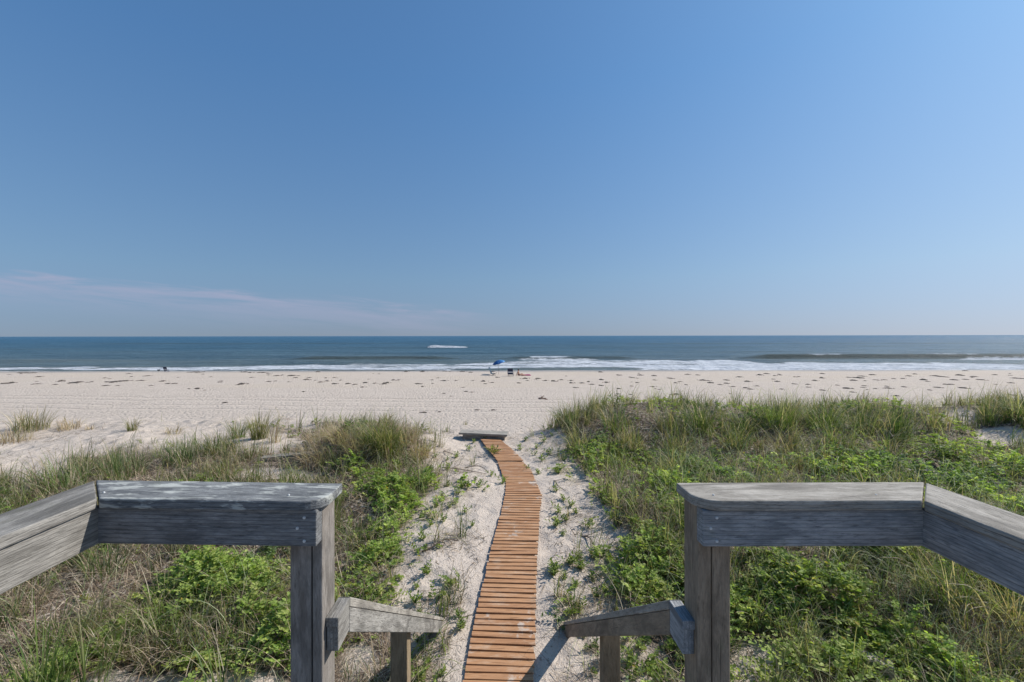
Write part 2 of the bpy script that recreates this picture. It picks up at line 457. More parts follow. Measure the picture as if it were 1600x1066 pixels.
def mat_water():
    t = NT('sea_water')
    geo = t.n.new('ShaderNodeNewGeometry'); sp = t.n.new('ShaderNodeSeparateXYZ'); t.l.new(geo.outputs['Position'], sp.inputs[0])
    y = sp.outputs[1]
    # depth colour: sandy green shallows, teal, then blue
    lg = t.math('LOGARITHM', y, 10.0)
    mr = t.n.new('ShaderNodeMapRange'); t.l.new(lg, mr.inputs[0]); mr.inputs[1].default_value = math.log10(75); mr.inputs[2].default_value = math.log10(2500)
    big = t.noise(t.co((.010, .045, 1)), 1.0, 4, .6)
    f = t.math('MULTIPLY_ADD', t.math('SUBTRACT', big, .5), .25, mr.outputs[0])
    c = t.ramp(f, (0.0, (.115, .135, .120)), (.12, (.075, .118, .135)), (.25, (.045, .10, .135)), (.55, (.026, .090, .150)), (1.0, (.028, .098, .170)))
    st = t.noise(t.co((.018, .040, 1)), 1.0, 9, .78)
    c = t.mix(t.ramp(st, (.40, .6), (.52, 0)), c, (.018, .060, .085))
    c = t.mix(t.ramp(st, (.52, 0), (.66, .35)), c, (.10, .18, .22))
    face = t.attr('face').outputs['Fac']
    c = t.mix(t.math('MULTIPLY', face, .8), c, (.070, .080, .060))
    # foam
    foam = t.attr('foam').outputs['Fac']
    n1 = t.noise(t.co((.35, .55, 1)), 1.0, 6, .72, .6)
    n2 = t.noise(t.co((1.2, 2.4, 1)), 1.0, 5, .75, .4)
    nn = t.math('MULTIPLY_ADD', n2, .45, t.math('MULTIPLY', n1, .55))
    ff = t.math('ADD', t.math('MULTIPLY', foam, 1.0), t.math('SUBTRACT', nn, 1.0))
    ffr = t.ramp(ff, (.0, 0), (.14, 1))
    fc = t.mix(t.ramp(nn, (.38, 0), (.62, 1)), (.30, .34, .39), (.74, .76, .79))
    c = t.mix(ffr, c, fc)
    t.l.new(c, t.b.inputs['Base Color'])
    t.set(t.b, 'Roughness', t.math('MULTIPLY_ADD', ffr, .5, .32))
    t.b.inputs['IOR'].default_value = 1.33
    t.set(t.b, 'Specular IOR Level', t.math('MULTIPLY_ADD', face, -.12, t.math('MULTIPLY_ADD', ffr, -.1, .22)))
    h = t.math('MULTIPLY_ADD', t.noise(t.co((.25, .8, 1)), 1.0, 6, .7), 1.0, t.math('MULTIPLY', ffr, .25))
    h2 = t.noise(t.co((.035, .085, 1)), 1.0, 6, .7)
    t.l.new(t.bump(h, .9, .9, t.bump(h2, 5.0, 1.0)), t.b.inputs['Normal'])
    return t.m

M['sand'] = mat_sand()
M['wood_dark'] = mat_wood('weathered_rail_wood', (.20, .21, .22), (.37, .37, .37), (.50, .50, .49))
M['wood_left'] = mat_wood('dark_weathered_rail_wood', (.13, .132, .135), (.26, .26, .26), (.40, .40, .39))
M['wood_cap'] = mat_wood('weathered_cap_wood', (.26, .235, .20), (.41, .375, .325), (.52, .48, .43), patch=.05)
M['wood_patch'] = mat_wood('lichen_cap_wood', (.11, .115, .12), (.22, .225, .225), (.42, .43, .42), patch=.19)
M['wood_post'] = mat_wood('weathered_post_wood', (.17, .155, .14), (.32, .295, .27), (.42, .39, .36), warm=(.24, .19, .145))
M['wood_side'] = mat_wood('silvered_side_wood', (.18, .168, .15), (.335, .315, .285), (.45, .43, .39))
M['wood_brown'] = mat_wood('brownish_post_wood', (.20, .155, .115), (.38, .30, .22), (.46, .38, .29), warm=(.32, .235, .15))
M['wood_warm'] = mat_wood('brown_post_wood', (.20, .15, .10), (.34, .26, .17), (.40, .34, .25), warm=(.30, .22, .12))
M['slat'] = mat_slat()
M['grass'] = mat_plant('grass_blade', .36, .5)
M['leaf'] = mat_plant('pea_leaf', .45, .55)
M['dry'] = mat_plant('dry_straw', .2, .75)
M['water'] = mat_water()
M['weed'] = simple('dried_seaweed', (.055, .042, .032), .8, var=.4, scale=6)
M['steel'] = simple('galvanised_screw', (.55, .55, .54), .6, .2)
M['blue'] = simple('blue_canvas', (.005, .085, .26), .6)
M['blue2'] = simple('light_blue_canvas', (.02, .16, .38), .6)
M['teal'] = simple('teal_canvas', (.015, .05, .085), .7)
M['navy'] = simple('navy_canvas', (.018, .024, .06), .7)
M['white'] = simple('white_canvas', (.72, .73, .76), .7)
M['alu'] = simple('aluminium_tube', (.6, .61, .63), .3, .9)
M['dark_tube'] = simple('dark_painted_tube', (.05, .06, .08), .4)
M['skin'] = simple('skin', (.50, .27, .18), .55)
M['hair'] = simple('dark_hair', (.03, .018, .012), .5)
M['swim'] = simple('dark_swimsuit', (.05, .02, .03), .6)
M['towel'] = simple('magenta_towel', (.28, .05, .12), .9, var=.5, scale=12)
M['drift'] = simple('reddish_driftwood', (.17, .085, .06), .9, var=.45, scale=9)
M['bird'] = simple('dark_feathers', (.07, .07, .08), .7)
M['stem'] = simple('bare_twig', (.10, .07, .05), .9, var=.3)

# ------------------------------------------------------------------ sea
def build_sea():
    ys = np.concatenate([np.linspace(64, 130, 330)[:-1], np.geomspace(130, 500, 260)[:-1], np.geomspace(500, 40000, 90)])
    nx = 900
    u = np.linspace(-1, 1, nx)
    su = np.sinh(1.5 * u) / np.sinh(1.5)
    sy = 60 + ys * 2.6
    X = su[None, :] * sy[:, None]; Y = np.repeat(ys[:, None], nx, 1)
    Uu = U0 + F * X / Y
    Z = np.zeros_like(X); foam = np.zeros_like(X); face = np.zeros_like(X)
    near = np.clip((900 - Y) / 500, 0, 1)
    # long low swells
    wob = 9 * fbm(X, Y * .2, .012, 1) + 3 * fbm(X, Y, .05, 2)
    Z += near * .16 * np.sin((Y + wob * 2.2) * 2 * np.pi / 26) * np.clip((Y - 72) / 25, 0, 1)
    Z += near * .05 * (fbm(X * .5, Y, .6, 3) - .5) * 2
    # a wave = ridge with a steep landward face
    def ridge(y0, h, fade, wl=2.6, bl=7):
        nonlocal Z, face
        yc = y0 + 2.6 * (fbm(X, 0 * X, .03, 4) - .5)
        d_ = Y - yc
        s = np.where(d_ < 0, np.exp(-(d_ / wl) ** 2), np.exp(-(d_ / bl) ** 2))
        Z = np.maximum(Z, Z * (1 - s * fade) + h * s * fade)
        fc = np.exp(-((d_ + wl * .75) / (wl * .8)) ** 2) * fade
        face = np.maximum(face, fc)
        return yc
    def span(a, b, s=20):
        return np.clip((Uu - a) / s, 0, 1) * np.clip((b - Uu) / s, 0, 1)
    w1 = span(430, 740, 60) * .7
    yc1 = ridge(104, 1.15, w1)
    w2 = span(1130, 1750, 70)
    yc2 = ridge(104, 1.2, w2)
    w3 = span(770, 1010, 40) * .7
    yc3 = ridge(105, .9, w3)
    w4 = np.clip((300 - Uu) / 150, 0, 1) * .25
    ridge(101, .5, w4)
    for yc, a, b, h in ((160, 100, 620, .35), (150, 820, 1300, .35), (275, 200, 520, .5), (205, 380, 1300, .55), (240, 560, 1050, .5), (228, 1180, 1500, .4), (190, -300, 240, .35), (330, 60, 700, .5), (300, 900, 1700, .4)):
        ridge(yc, h, span(a, b, 120) * (.6 + .4 * fbm(X, 0 * X, .02, 6)), 6, 14)
        face[:] = np.where(Y > 140, face * .8, face)
    # surf wash
    fr = 69.4 + 3.4 * (fbm(X, 0 * X, .04, 0) - .5) * 2 + .8 * (fbm(X, 0 * X, .3, 3) - .5)
    back = 90 + 15 * (fbm(X, 0 * X, .03, 1) - .5) + 7 * (fbm(X, 0 * X, .2, 6) - .5) + 7 * span(720, 1200, 60) - 5 * np.clip((250 - Uu) / 200, 0, 1)
    band = np.clip((Y - fr + .5) / 1.2, 0, 1) * np.clip((back - Y) / 6, 0, 1)
    streak = fbm(X * .3, Y, .5, 2)
    foam = band * (.45 + .34 * fbm(X * .35, Y, .28, 5) + .40 * (streak - .4) + .14 * np.clip((Uu - 950) / 250, 0, 1) + .08 * np.exp(-((Y - fr - 6) / 4) ** 2))
    # backwash gap of grey water just behind the edge, left and centre
    gap = np.exp(-((Y - fr - 2.6) / 1.6) ** 2) * np.clip(fbm(X, 0 * X, .035, 6) * 2.4 - .9, 0, 1) * np.clip((1250 - Uu) / 200, 0, 1)
    gap = np.maximum(gap, .9 * np.exp(-((Y - fr - 3.0) / 2.3) ** 2) * span(690, 1015, 40))
    foam = foam * (1 - .85 * gap)
    # breaking crests
    def crest(yc, w, k, a=.9, wd=1.3):
        nonlocal foam
        m = np.clip(fbm(X, 0 * X, .12, k) * 3.0 - 1.35, 0, 1)
        foam = np.maximum(foam, np.exp(-((Y - yc + .4) / wd) ** 2) * w * m * a)
    crest(yc2, w2, 2, .95); crest(yc3, span(780, 960, 30), 5, .95, 2.2); crest(yc1, w1 * .4, 1, .8)
    tail = span(1440, 1800, 80)
    foam = np.maximum(foam, tail * np.exp(-((Y - 99) / 4.5) ** 2) * (.62 + .3 * streak))
    foam = np.maximum(foam, span(786, 960, 30) * np.exp(-((Y - 100) / 5) ** 2) * (.50 + .4 * streak))
    wx = np.clip((Uu - 667) / 5, 0, 1) * np.clip((742 - Uu) / 60, 0, 1)
    wr = .55 + .9 * fbm(X, 0 * X, .22, 4)
    wc = np.exp(-((Y - 203) / 4) ** 2)
    foam = np.maximum(foam, np.exp(-((Y - 201) / 4) ** 2) * np.clip(wx * 3, 0, 1) * 1.0 * np.clip(wr, 0, 1)); Z += wc * wx * .75 * wr
    Z -= np.clip((72 - Y) / 8, 0, 1) * .05
    V = np.stack([X, Y, Z + 0.0], -1).reshape(-1, 3)
    n, m = X.shape
    a = (np.arange(n - 1)[:, None] * m + np.arange(m - 1)[None, :]).ravel()
    fcs = np.stack([a, a + 1, a + m + 1, a + m], 1)
    o = mesh_np('sea', V, fcs, M['water'], smooth=True, attrs={'foam': foam, 'face': np.clip(face, 0, 1)})
    tag(o, 'blue green ocean with white surf along the beach', 'sea', kind='structure')

# ------------------------------------------------------------------ lumber
def solid(name, outline, h, org, xdir, updir, mat, parent, bevel=.003, rnd=None):
    """outline: list of (a, b) in the plane (xdir, updir x xdir); extruded by h along updir.  Grain along local X = xdir."""
    xd = Vector(xdir).normalized(); zd = Vector(updir).normalized()
    yd = zd.cross(xd).normalized()
    bm = bmesh.new()
    lo = [bm.verts.new((a, b, 0)) for a, b in outline]
    hi = [bm.verts.new((a, b, h)) for a, b in outline]
    bm.faces.new(hi); bm.faces.new(lo[::-1])
    n = len(lo)
    for i in range(n):
        bm.faces.new((lo[i], lo[(i + 1) % n], hi[(i + 1) % n], hi[i]))
    bmesh.ops.recalc_face_normals(bm, faces=bm.faces)
    if bevel:
        bmesh.ops.bevel(bm, geom=[e for e in bm.edges if e.calc_face_angle(0) > .5], offset=bevel, segments=2, profile=.5, affect='EDGES', clamp_overlap=True)
    me = bpy.data.meshes.new(name); bm.to_mesh(me); bm.free()
    me.materials.append(mat)
    o = bpy.data.objects.new(name, me); COL.objects.link(o)
    mt = Matrix((xd, yd, zd)).transposed().to_4x4(); mt.translation = Vector(org)
    if parent:
        o.parent = parent
        mt = Matrix.Translation(-Vector(parent.location)) @ mt
    o.matrix_local = mt
    return o
def board(name, p0, p1, w, h, mat, parent, up=(0, 0, 1), bevel=.003):
    """box from p0 to p1 (centre line), w across, h along up"""
    p0, p1 = Vector(p0), Vector(p1); L = (p1 - p0).length
    x = (p1 - p0).normalized(); z = Vector(up); z = (z - x * z.dot(x)).normalized()
    return solid(name, [(0, -w / 2), (L, -w / 2), (L, w / 2), (0, w / 2)], h, p0 - z * h / 2, x, z, mat, parent, bevel)

def screw(p, parent, top, nrm=(0, -1, 0), r=.0045):
    bm = bmesh.new()
    bmesh.ops.create_cone(bm, cap_ends=True, segments=12, radius1=r, radius2=r * .7, depth=.003)
    me = bpy.data.meshes.new('screw'); bm.to_mesh(me); bm.free(); me.materials.append(M['steel'])
    o = bpy.data.objects.new('screw', me); COL.objects.link(o)
    q = Vector(nrm).to_track_quat('Z', 'Y').to_matrix().to_4x4(); q.translation = Vector(p)
    o.parent = parent
    bpy.context.view_layer.update()
    o.matrix_local = parent.matrix_world.inverted() @ q
    return o

def post(x0, x1, y0, y1, z0, z1, mat, parent, notch=None, name='post'):
    """vertical 4x4; local X runs up.  notch = position (0..1) of a drying crack in the face towards the deck"""
    w = x1 - x0; d_ = y1 - y0
    # plane axes: local x = up ; extrude along +y(world) ; so outline is (height, width) and cannot hold the crack -> build profile extruded upward
    pts = [(0, 0)]
    if notch:
        pts += [(w * notch - .0025, 0), (w * notch - .0008, .018), (w * notch + .0022, 0)]
    pts += [(w, 0), (w, d_), (0, d_)]
    bm = bmesh.new()
    H = z1 - z0
    # local frame: X up, Y = world -x , Z = world... keep right-handed: X=up(0,0,1), Y=(1,0,0), Z=up x ... = (0,1,0)
    lo = [bm.verts.new((0, a, b)) for a, b in pts]; hi = [bm.verts.new((H, a, b)) for a, b in pts]
    bm.faces.new(lo); bm.faces.new(hi[::-1]); n = len(lo)
    for i in range(n): bm.faces.new((lo[i], hi[i], hi[(i + 1) % n], lo[(i + 1) % n]))
    bmesh.ops.recalc_face_normals(bm, faces=bm.faces)
    cr = [e for e in bm.edges if e.calc_face_angle(0) > .5 and all(v.co.z < 1e-6 or v.co.z > d_ - 1e-6 for v in e.verts)
          and not (notch and all(v.co.z < 1e-6 and abs(v.co.y - w * notch) < .01 for v in e.verts))]
    bmesh.ops.bevel(bm, geom=cr, offset=.004, segments=2, profile=.5, affect='EDGES', clamp_overlap=True)
    me = bpy.data.meshes.new(name); bm.to_mesh(me); bm.free(); me.materials.append(mat)
    o = bpy.data.objects.new(name, me); COL.objects.link(o)
    mt = Matrix(((0, 1, 0), (0, 0, 1), (1, 0, 0))).to_4x4(); mt.translation = Vector((x0, y0, z0))
    o.parent = parent; mt = Matrix.Translation(-Vector(parent.location)) @ mt
    o.matrix_local = mt
    return o

DECK = CZ - 1.42
def railing(side):
    s = side     # -1 left, +1 right
    if s < 0:
        inn, cin, cor_i, cor_o, ztop, dz = -.483, -.461, -1.050, -1.190, CZ - .430, .009
    else:
        inn, cin, cor_i, cor_o, ztop, dz = .541, .519, 1.108, 1.252, CZ - .432, .001
    t = empty('deck_railing', (inn + s * .045, 1.2, DECK))
    # post ------------------------------------------------------------
    xs = sorted((inn, inn + s * .089))
    gz = float(terrain(inn, 1.2)) + CZ
    post(xs[0], xs[1], 1.164, 1.253, gz - .3, ztop - .029, M['wood_post'] if s < 0 else M['wood_brown'], t, notch=.68 if s < 0 else .42)
    # front cap: rounded inner corner towards the deck, mitre outside ----
    capM = M['wood_patch'] if s < 0 else M['wood_cap']
    yf, yb = 1.115, 1.255
    g = .004
    r = .062
    pts = []
    # go in world (x,y), then local: x along +X world, up z => yd = z x x = +Y
    def arc(cx, cy, a0, a1, n=7):
        return [(cx + r * math.cos(R(a0 + (a1 - a0) * i / n)), cy + r * math.sin(R(a0 + (a1 - a0) * i / n))) for i in range(n + 1)]
    if s < 0:
        out = [(cor_i + g, yf), *arc(cin - r, yf + r, -90, 0), (cin, yb), (cor_o + g, yb)]
    else:
        out = [(cin, yb), *arc(cin + r, yf + r, 180, 270), (cor_i - g, yf), (cor_o - g, yb)]
    ox = cor_o if s < 0 else cin
    tilt = dz / .6
    xd = Vector((1, 0, -tilt if s < 0 else tilt)); zd = Vector((tilt if s < 0 else -tilt, 0, 1))
    z0 = ztop - .027 + (dz if s < 0 else 0)
    c = solid('front_cap', [(a - ox, b) for a, b in out], .027, (ox, 0, z0), xd, zd, capM, t, .0035)
    for a in ((.12, .62) if s < 0 else (.06, .5)):
        screw((ox + a, 1.155, z0 + .0285 - tilt * a), c, t, (0, 0, 1), .003)
    # front board ------------------------------------------------------
    bh = .097
    x0, x1 = (cor_i - .012, inn + .0) if s < 0 else (inn - .004, cor_i + .012)
    zc = ztop - .028 - bh / 2
    zl = zc + (dz if s < 0 else 0)
    zr_ = zc - (0 if s < 0 else -dz)
    b = board('front_board', (x0, 1.1445, zl - .0005), (x1, 1.1445, zr_ - .0005), .038, bh, M['wood_left'] if s < 0 else M['wood_dark'], t)
    xe = inn - s * 0 + s * (.032 if s > 0 else .032)
    for dx, dzz in ((.0, .028), (-.018 if s < 0 else -.016, .0), (0, -.034)):
        screw((xe + dx, 1.1245, zc + dzz), b, t)
    # side cap and board running back past the camera -------------------
    zs = ztop + (dz if s < 0 else 0) * .9
    yback = -1.6
    if s < 0:
        out = [(yback, cor_i), (yf - g * .4, cor_i), (yb - g * .4, cor_o), (yback, cor_o)]
    else:
        out = [(yback, cor_i), (yf - g * .4, cor_i), (yb - g * .4, cor_o), (yback, cor_o)]
    # local x = +Y world, up = z, yd = z x y = -X
    o2 = [(a - yback, -(b)) for a, b in out]
    if s < 0: o2 = o2[::-1]
    solid('side_cap', o2, .027, (0, yback, zs - .027), (0, 1, 0), (0, 0, 1), M['wood_side'] if s < 0 else M['wood_cap'], t, .0035)
    bx = cor_i - .008 + .019 * 0 if s < 0 else cor_i + .008
    bx = bx + s * .019
    board('side_board', (bx, yback, zs - .028 - bh / 2 - .0005), (bx, yf + .028, zs - .028 - bh / 2 - .0005), .038, bh,
          M['wood_side'] if s < 0 else M['wood_dark'], t)
    for yy in (.45, -1.4):
        px = sorted((bx + s * .0195, bx + s * .1085))
        post(px[0], px[1], yy, yy + .089, float(terrain(bx, yy)) + CZ - .3, zs - .029, M['wood_post'], t)
    # stair handrail: short level piece, then sloping down ----------------
    ri = -.4466 if s < 0 else .506          # inner face
    zA = CZ - (.780 if s < 0 else .790)
    y0, y1 = 1.182, 1.275
    yT, zT = (3.42, CZ - 2.256) if s < 0 else (3.375, CZ - 2.262)
    sl = (zA - zT) / (yT - y1)
    xc = ri + s * .018
    wA = M['wood_side']
    def prof(name, pts, w, xin, mat):
        # side profile polygon in (y,z), extruded across x ; grain along local X
        dirv = Vector((0, pts[1][0] - pts[0][0], pts[1][1] - pts[0][1])).normalized()
        nrm = Vector((1, 0, 0)); yd = nrm.cross(dirv)
        o0 = Vector((xin, pts[0][0], pts[0][1]))
        loc = []
        for (yy, zz) in pts:
            v = Vector((xin, yy, zz)) - o0
            loc.append((v.dot(dirv), v.dot(yd)))
        return solid(name, loc, w, o0, dirv, nrm, mat, t, .0025)
    xw = min(ri, ri + s * .036)
    th = .026; hb = .070
    prof('level_handrail_cap', [(y0, zA - th), (y1, zA - th), (y1, zA), (y0, zA)], .036, xw, wA if s < 0 else M['wood_dark'])
    prof('level_handrail_board', [(y0 + .004, zA - th - hb), (y1, zA - th - hb), (y1, zA - th - .0008), (y0 + .004, zA - th - .0008)], .033, xw + .0015, wA if s < 0 else M['wood_dark'])
    e = .0022
    tv = th * math.sqrt(1 + sl * sl) * .92; bv = hb * math.sqrt(1 + sl * sl)*.9
    prof('stair_handrail_cap', [(y1 + e, zA - tv), (yT + .02, zT - tv - .01), (yT, zT), (y1 + e, zA)], .036, xw, M['wood_cap'])
    prof('stair_handrail_board', [(y1 + e, zA - tv - bv), (yT - .02, zT - tv - bv), (yT, zT - tv - .001), (y1 + e, zA - tv - .001)], .033, xw + .0015, M['wood_side'] if s < 0 else M['wood_brown'])
    # lower post
    px = sorted((ri + s * .0375, ri + s * .1265))
    yp = 2.235
    zp = zA - sl * (yp + .089 - y1) - tv - .012
    post(px[0], px[1], yp, yp + .089, float(terrain(ri, yp)) + CZ - .3, zp, M['wood_warm'], t, name='stair_post')
    tag(t, 'weathered grey deck railing with lichen-spotted cap, left of the stair opening' if s < 0 else
        'weathered grey deck railing with a plain smooth cap, right of the stair opening', 'railing')
    return t

def stairs():
    t = empty('deck_stair', (.03, 1.3, float(terrain(0, 2.6)) + CZ))
    n = 6; y = 1.26; z = DECK
    for i in range(1, n):
        zz = DECK - i * .175; yy = 1.26 + (i - 1) * .252
        if zz < CZ - 2.33: break
        board('tread', (-.42, yy + .135, zz - .02), (.48, yy + .135, zz - .02), .26, .038, M['wood_dark'], t)
    for x in (-.44, .50):
        board('stringer', (x, 1.28, DECK - .16), (x, 2.62, DECK - 1.09), .036, .20, M['wood_post'], t)
    tag(t, 'grey wooden deck stair leading down to the sand path', 'stair')
    d = empty('deck_platform', (.03, 0, DECK))
    for i in range(19):
        yy = -1.5 + i * .145
        board('deck_board', (-1.03, yy, DECK - .019), (1.09, yy, DECK - .019), .138, .038, M['wood_dark'], d)
    for x in (-1.0, .03, 1.06):
        board('joist', (x, -1.55, DECK - .119), (x, 1.16, DECK - .119), .038, .16, M['wood_post'], d)
    tag(d, 'grey plank deck platform between the two railings', 'deck')

def walkway():
    Lp = [(1110, 713), (1066, 722), (1000, 735), (950, 745), (900, 757), (850, 768), (800, 783), (775, 788)]
    Rp = [(1110, 832), (1066, 833), (1000, 834.5), (950, 836), (900, 837.5), (850, 839.5), (800, 843), (775, 846)]
    L2 = [(773, 789), (752, 790), (740, 784), (721, 777)]
    R2 = [(773, 846), (759, 839.5), (737, 831), (716, 813)]
    L3 = [(719, 777), (698, 760), (686, 751)]
    R3 = [(719, 817), (701, 799), (686, 780)]
    t = empty('boardwalk', (0.05, 3.0, float(smoothbase(0.05, 3.0)) + CZ))
    def g(P):
        out = []
        for v, u in P:
            D = 3.0
            for _ in range(40):
                x = (u - U0) * D / F
                D = -float(smoothbase(x, D) + .03) * F / (v - V0)
            out.append(((u - U0) * D / F, D))
        return np.array(out)
    pitch = .0565
    for k, (A, B) in enumerate(((Lp, Rp), (L2, R2), (L3, R3))):
        a, b = g(A), g(B)
        V, Fc, rr = [], [], []
        y = max(a[0, 1], b[0, 1]) if k else 2.35
        ye = min(a[-1, 1], b[-1, 1]) + .02
        ext = 0
        while y < ye:
            xl = np.interp(y, a[:, 1], a[:, 0]); xr = np.interp(y, b[:, 1], b[:, 0])
            if k == 0 and y < a[0, 1]:
                sl_ = (a[1, 0] - a[0, 0]) / (a[1, 1] - a[0, 1]); xl = a[0, 0] + (y - a[0, 1]) * sl_
            sk = {0: .010, 1: .0, 2: -.01}[k] + rng.normal(0, .0035)
            jl, jr = rng.normal(0, .003, 2)
            if k == 0 and 0 < (ye - y) < .12: pass
            w = .0515 + rng.normal(0, .001)
            zc = float(smoothbase((xl + xr) / 2, y)) + CZ + .024 + rng.normal(0, .0012)
            zt = .012; ti = rng.normal(0, .0018)
            c = .0012
            # profile across y: chamfered
            pr = [(-w / 2, -zt / 2), (w / 2, -zt / 2), (w / 2, zt / 2 - c), (w / 2 - c, zt / 2), (-w / 2 + c, zt / 2), (-w / 2, zt / 2 - c)]
            base = len(V)
            for (x, dy, dz_) in ((xl + jl, sk, ti), (xr + jr, -sk, -ti)):
                for (py, pz) in pr: V.append((x, y + py + dy, zc + pz + dz_))
            for i in range(6):
                j = (i + 1) % 6
                Fc.append((base + i, base + j, base + 6 + j, base + 6 + i))
            Fc.append((base, base + 5, base + 4, base + 3)); Fc.append((base, base + 3, base + 2, base + 1))
            Fc.append((base + 6, base + 7, base + 8, base + 9)); Fc.append((base + 6, base + 9, base + 10, base + 11))
            rr += [rng.random()] * 12
            y += pitch * (1 + rng.normal(0, .02))
        V = np.array(V) - np.array(t.location)
        o = mesh_np('slat_panel', V, np.array(Fc), M['slat'], t, attrs={'rnd': rr})
        bm = bmesh.new(); bm.from_mesh(o.data); bmesh.ops.recalc_face_normals(bm, faces=bm.faces); bm.to_mesh(o.data); bm.free()
        # two runners under each panel
        for f in (.14, .86):
            yy0, yy1 = (2.4 if k == 0 else max(a[0, 1], b[0, 1])), ye - .03
            m_ = 8
            for q in range(m_):
                ya = yy0 + (yy1 - yy0) * q / m_; yb = yy0 + (yy1 - yy0) * (q + 1) / m_
                P = []
                for yy in (ya, yb):
                    xl = np.interp(yy, a[:, 1], a[:, 0]); xr = np.interp(yy, b[:, 1], b[:, 0])
                    x = xl + (xr - xl) * f
                    P.append((x, yy, float(smoothbase(x, yy)) + CZ + .002))
                board('runner', P[0], P[1], .03, .022, M['stem'], t, bevel=0)
    tag(t, 'narrow orange brown slatted boardwalk curving over the sand to the beach', 'boardwalk')
    return t

def end_step():
    cx, cy = unpix(756, 680)
    cy = 7.95; cx = (756 - U0) * cy / F
    z = float(smoothbase(cx, cy)) + CZ
    t = empty('end_step', (cx, cy, z))
    ang = R(-7)
    dx = Vector((math.cos(ang), math.sin(ang), 0)); dy = Vector((-math.sin(ang), math.cos(ang), 0))
    c = Vector((cx, cy, z))
    zt = z + .10
    board('step_tread', c - dx * .45 + Vector((0, 0, .10)) + dy * .075, c + dx * .45 + Vector((0, 0, .085)) + dy * .075, .14, .036, M['wood_cap'], t)
    board('step_tread', c - dx * .45 + Vector((0, 0, .10)) - dy * .075, c + dx * .45 + Vector((0, 0, .085)) - dy * .075, .14, .036, M['wood_cap'], t)
    board('step_riser', c - dx * .38 + Vector((0, 0, .02)) - dy * .11, c + dx * .40 + Vector((0, 0, .01)) - dy * .11, .03, .115, M['wood_post'], t)
    board('step_riser', c - dx * .38 + Vector((0, 0, .02)) + dy * .11, c + dx * .40 + Vector((0, 0, .01)) + dy * .11, .03, .115, M['wood_post'], t)
    tag(t, 'grey weathered plank step lying across the far end of the boardwalk', 'step')

# ------------------------------------------------------------------ plants
def blades(base, az, L, th0, bend, w, col, nseg=6, tipcol=None, twist=None):
    """ribbons; returns V, F, tint"""
    N = len(az)
    s = np.linspace(0, 1, nseg + 1)
    th = th0[:, None] + bend[:, None] * s[None, :] ** 1.3
    ds = L[:, None] / nseg
    hx = np.cumsum(np.sin(th) * ds, 1) - np.sin(th) * ds
    hz = np.cumsum(np.cos(th) * ds, 1) - np.cos(th) * ds
    dx, dy = np.cos(az)[:, None], np.sin(az)[:, None]
    cxp = base[:, 0:1] + hx * dx; cyp = base[:, 1:2] + hx * dy; czp = base[:, 2:3] + hz
    wd = w[:, None] * np.clip(1.02 - s[None, :] ** 2.2, .06, 1) / 2
    ta = rng.uniform(-.6, .6, N)[:, None] if twist is None else twist[:, None]
    px = -dy * np.cos(ta) + 0 * wd; py = dx * np.cos(ta) + 0 * wd; pz = np.sin(ta) + 0 * wd
    V = np.empty((N, nseg + 1, 2, 3))
    for k, sg in ((0, -1), (1, 1)):
        V[:, :, k, 0] = cxp + sg * px * wd; V[:, :, k, 1] = cyp + sg * py * wd; V[:, :, k, 2] = czp + sg * pz * wd
    b = (np.arange(N)[:, None] * (nseg + 1) * 2 + np.arange(nseg)[None, :] * 2).ravel()
    Fc = np.stack([b, b + 1, b + 3, b + 2], 1)
    T = np.repeat(np.repeat(col[:, None, None, :], nseg + 1, 1), 2, 2)
    if tipcol is not None:
        m = (s ** 2.5)[None, :, None, None]
        T = T * (1 - m) + tipcol[:, None, None, :] * m
    return V.reshape(-1, 3), Fc, T.reshape(-1, 3)

LEAF = np.array([(0, 0, 0), (.38, .30, .07), (.78, .24, .05), (1, 0, -.04), (.78, -.24, .05), (.38, -.30, .07)])
def leaves(pos, dirv, up, size, col, wide=None):
    """folded oval leaflets; pos (N,3) dirv (N,3) up (N,3)"""
    d_ = dirv / np.linalg.norm(dirv, axis=1, keepdims=True)
    sd = np.cross(up, d_); sd /= np.linalg.norm(sd, axis=1, keepdims=True) + 1e-9
    n_ = np.cross(d_, sd)
    N = len(pos)
    wf = np.ones(N) if wide is None else wide
    V = pos[:, None, :] + size[:, None, None] * (LEAF[None, :, 0:1] * d_[:, None, :] + LEAF[None, :, 1:2] * sd[:, None, :] * wf[:, None, None] + LEAF[None, :, 2:3] * n_[:, None, :])
    b = np.arange(N) * 6
    Fc = np.concatenate([np.stack([b, b + 3, b + 2, b + 1], 1), np.stack([b, b + 5, b + 4, b + 3], 1)])
    return V.reshape(-1, 3), Fc, np.repeat(col, 6, 0)

def join(parts):
    Vs, Fs, Ts = [], [], []; o = 0
    for V, Fc, T in parts:
        Vs.append(V); Fs.append(Fc + o); Ts.append(T); o += len(V)
    return np.concatenate(Vs), np.concatenate(Fs), np.concatenate(Ts)

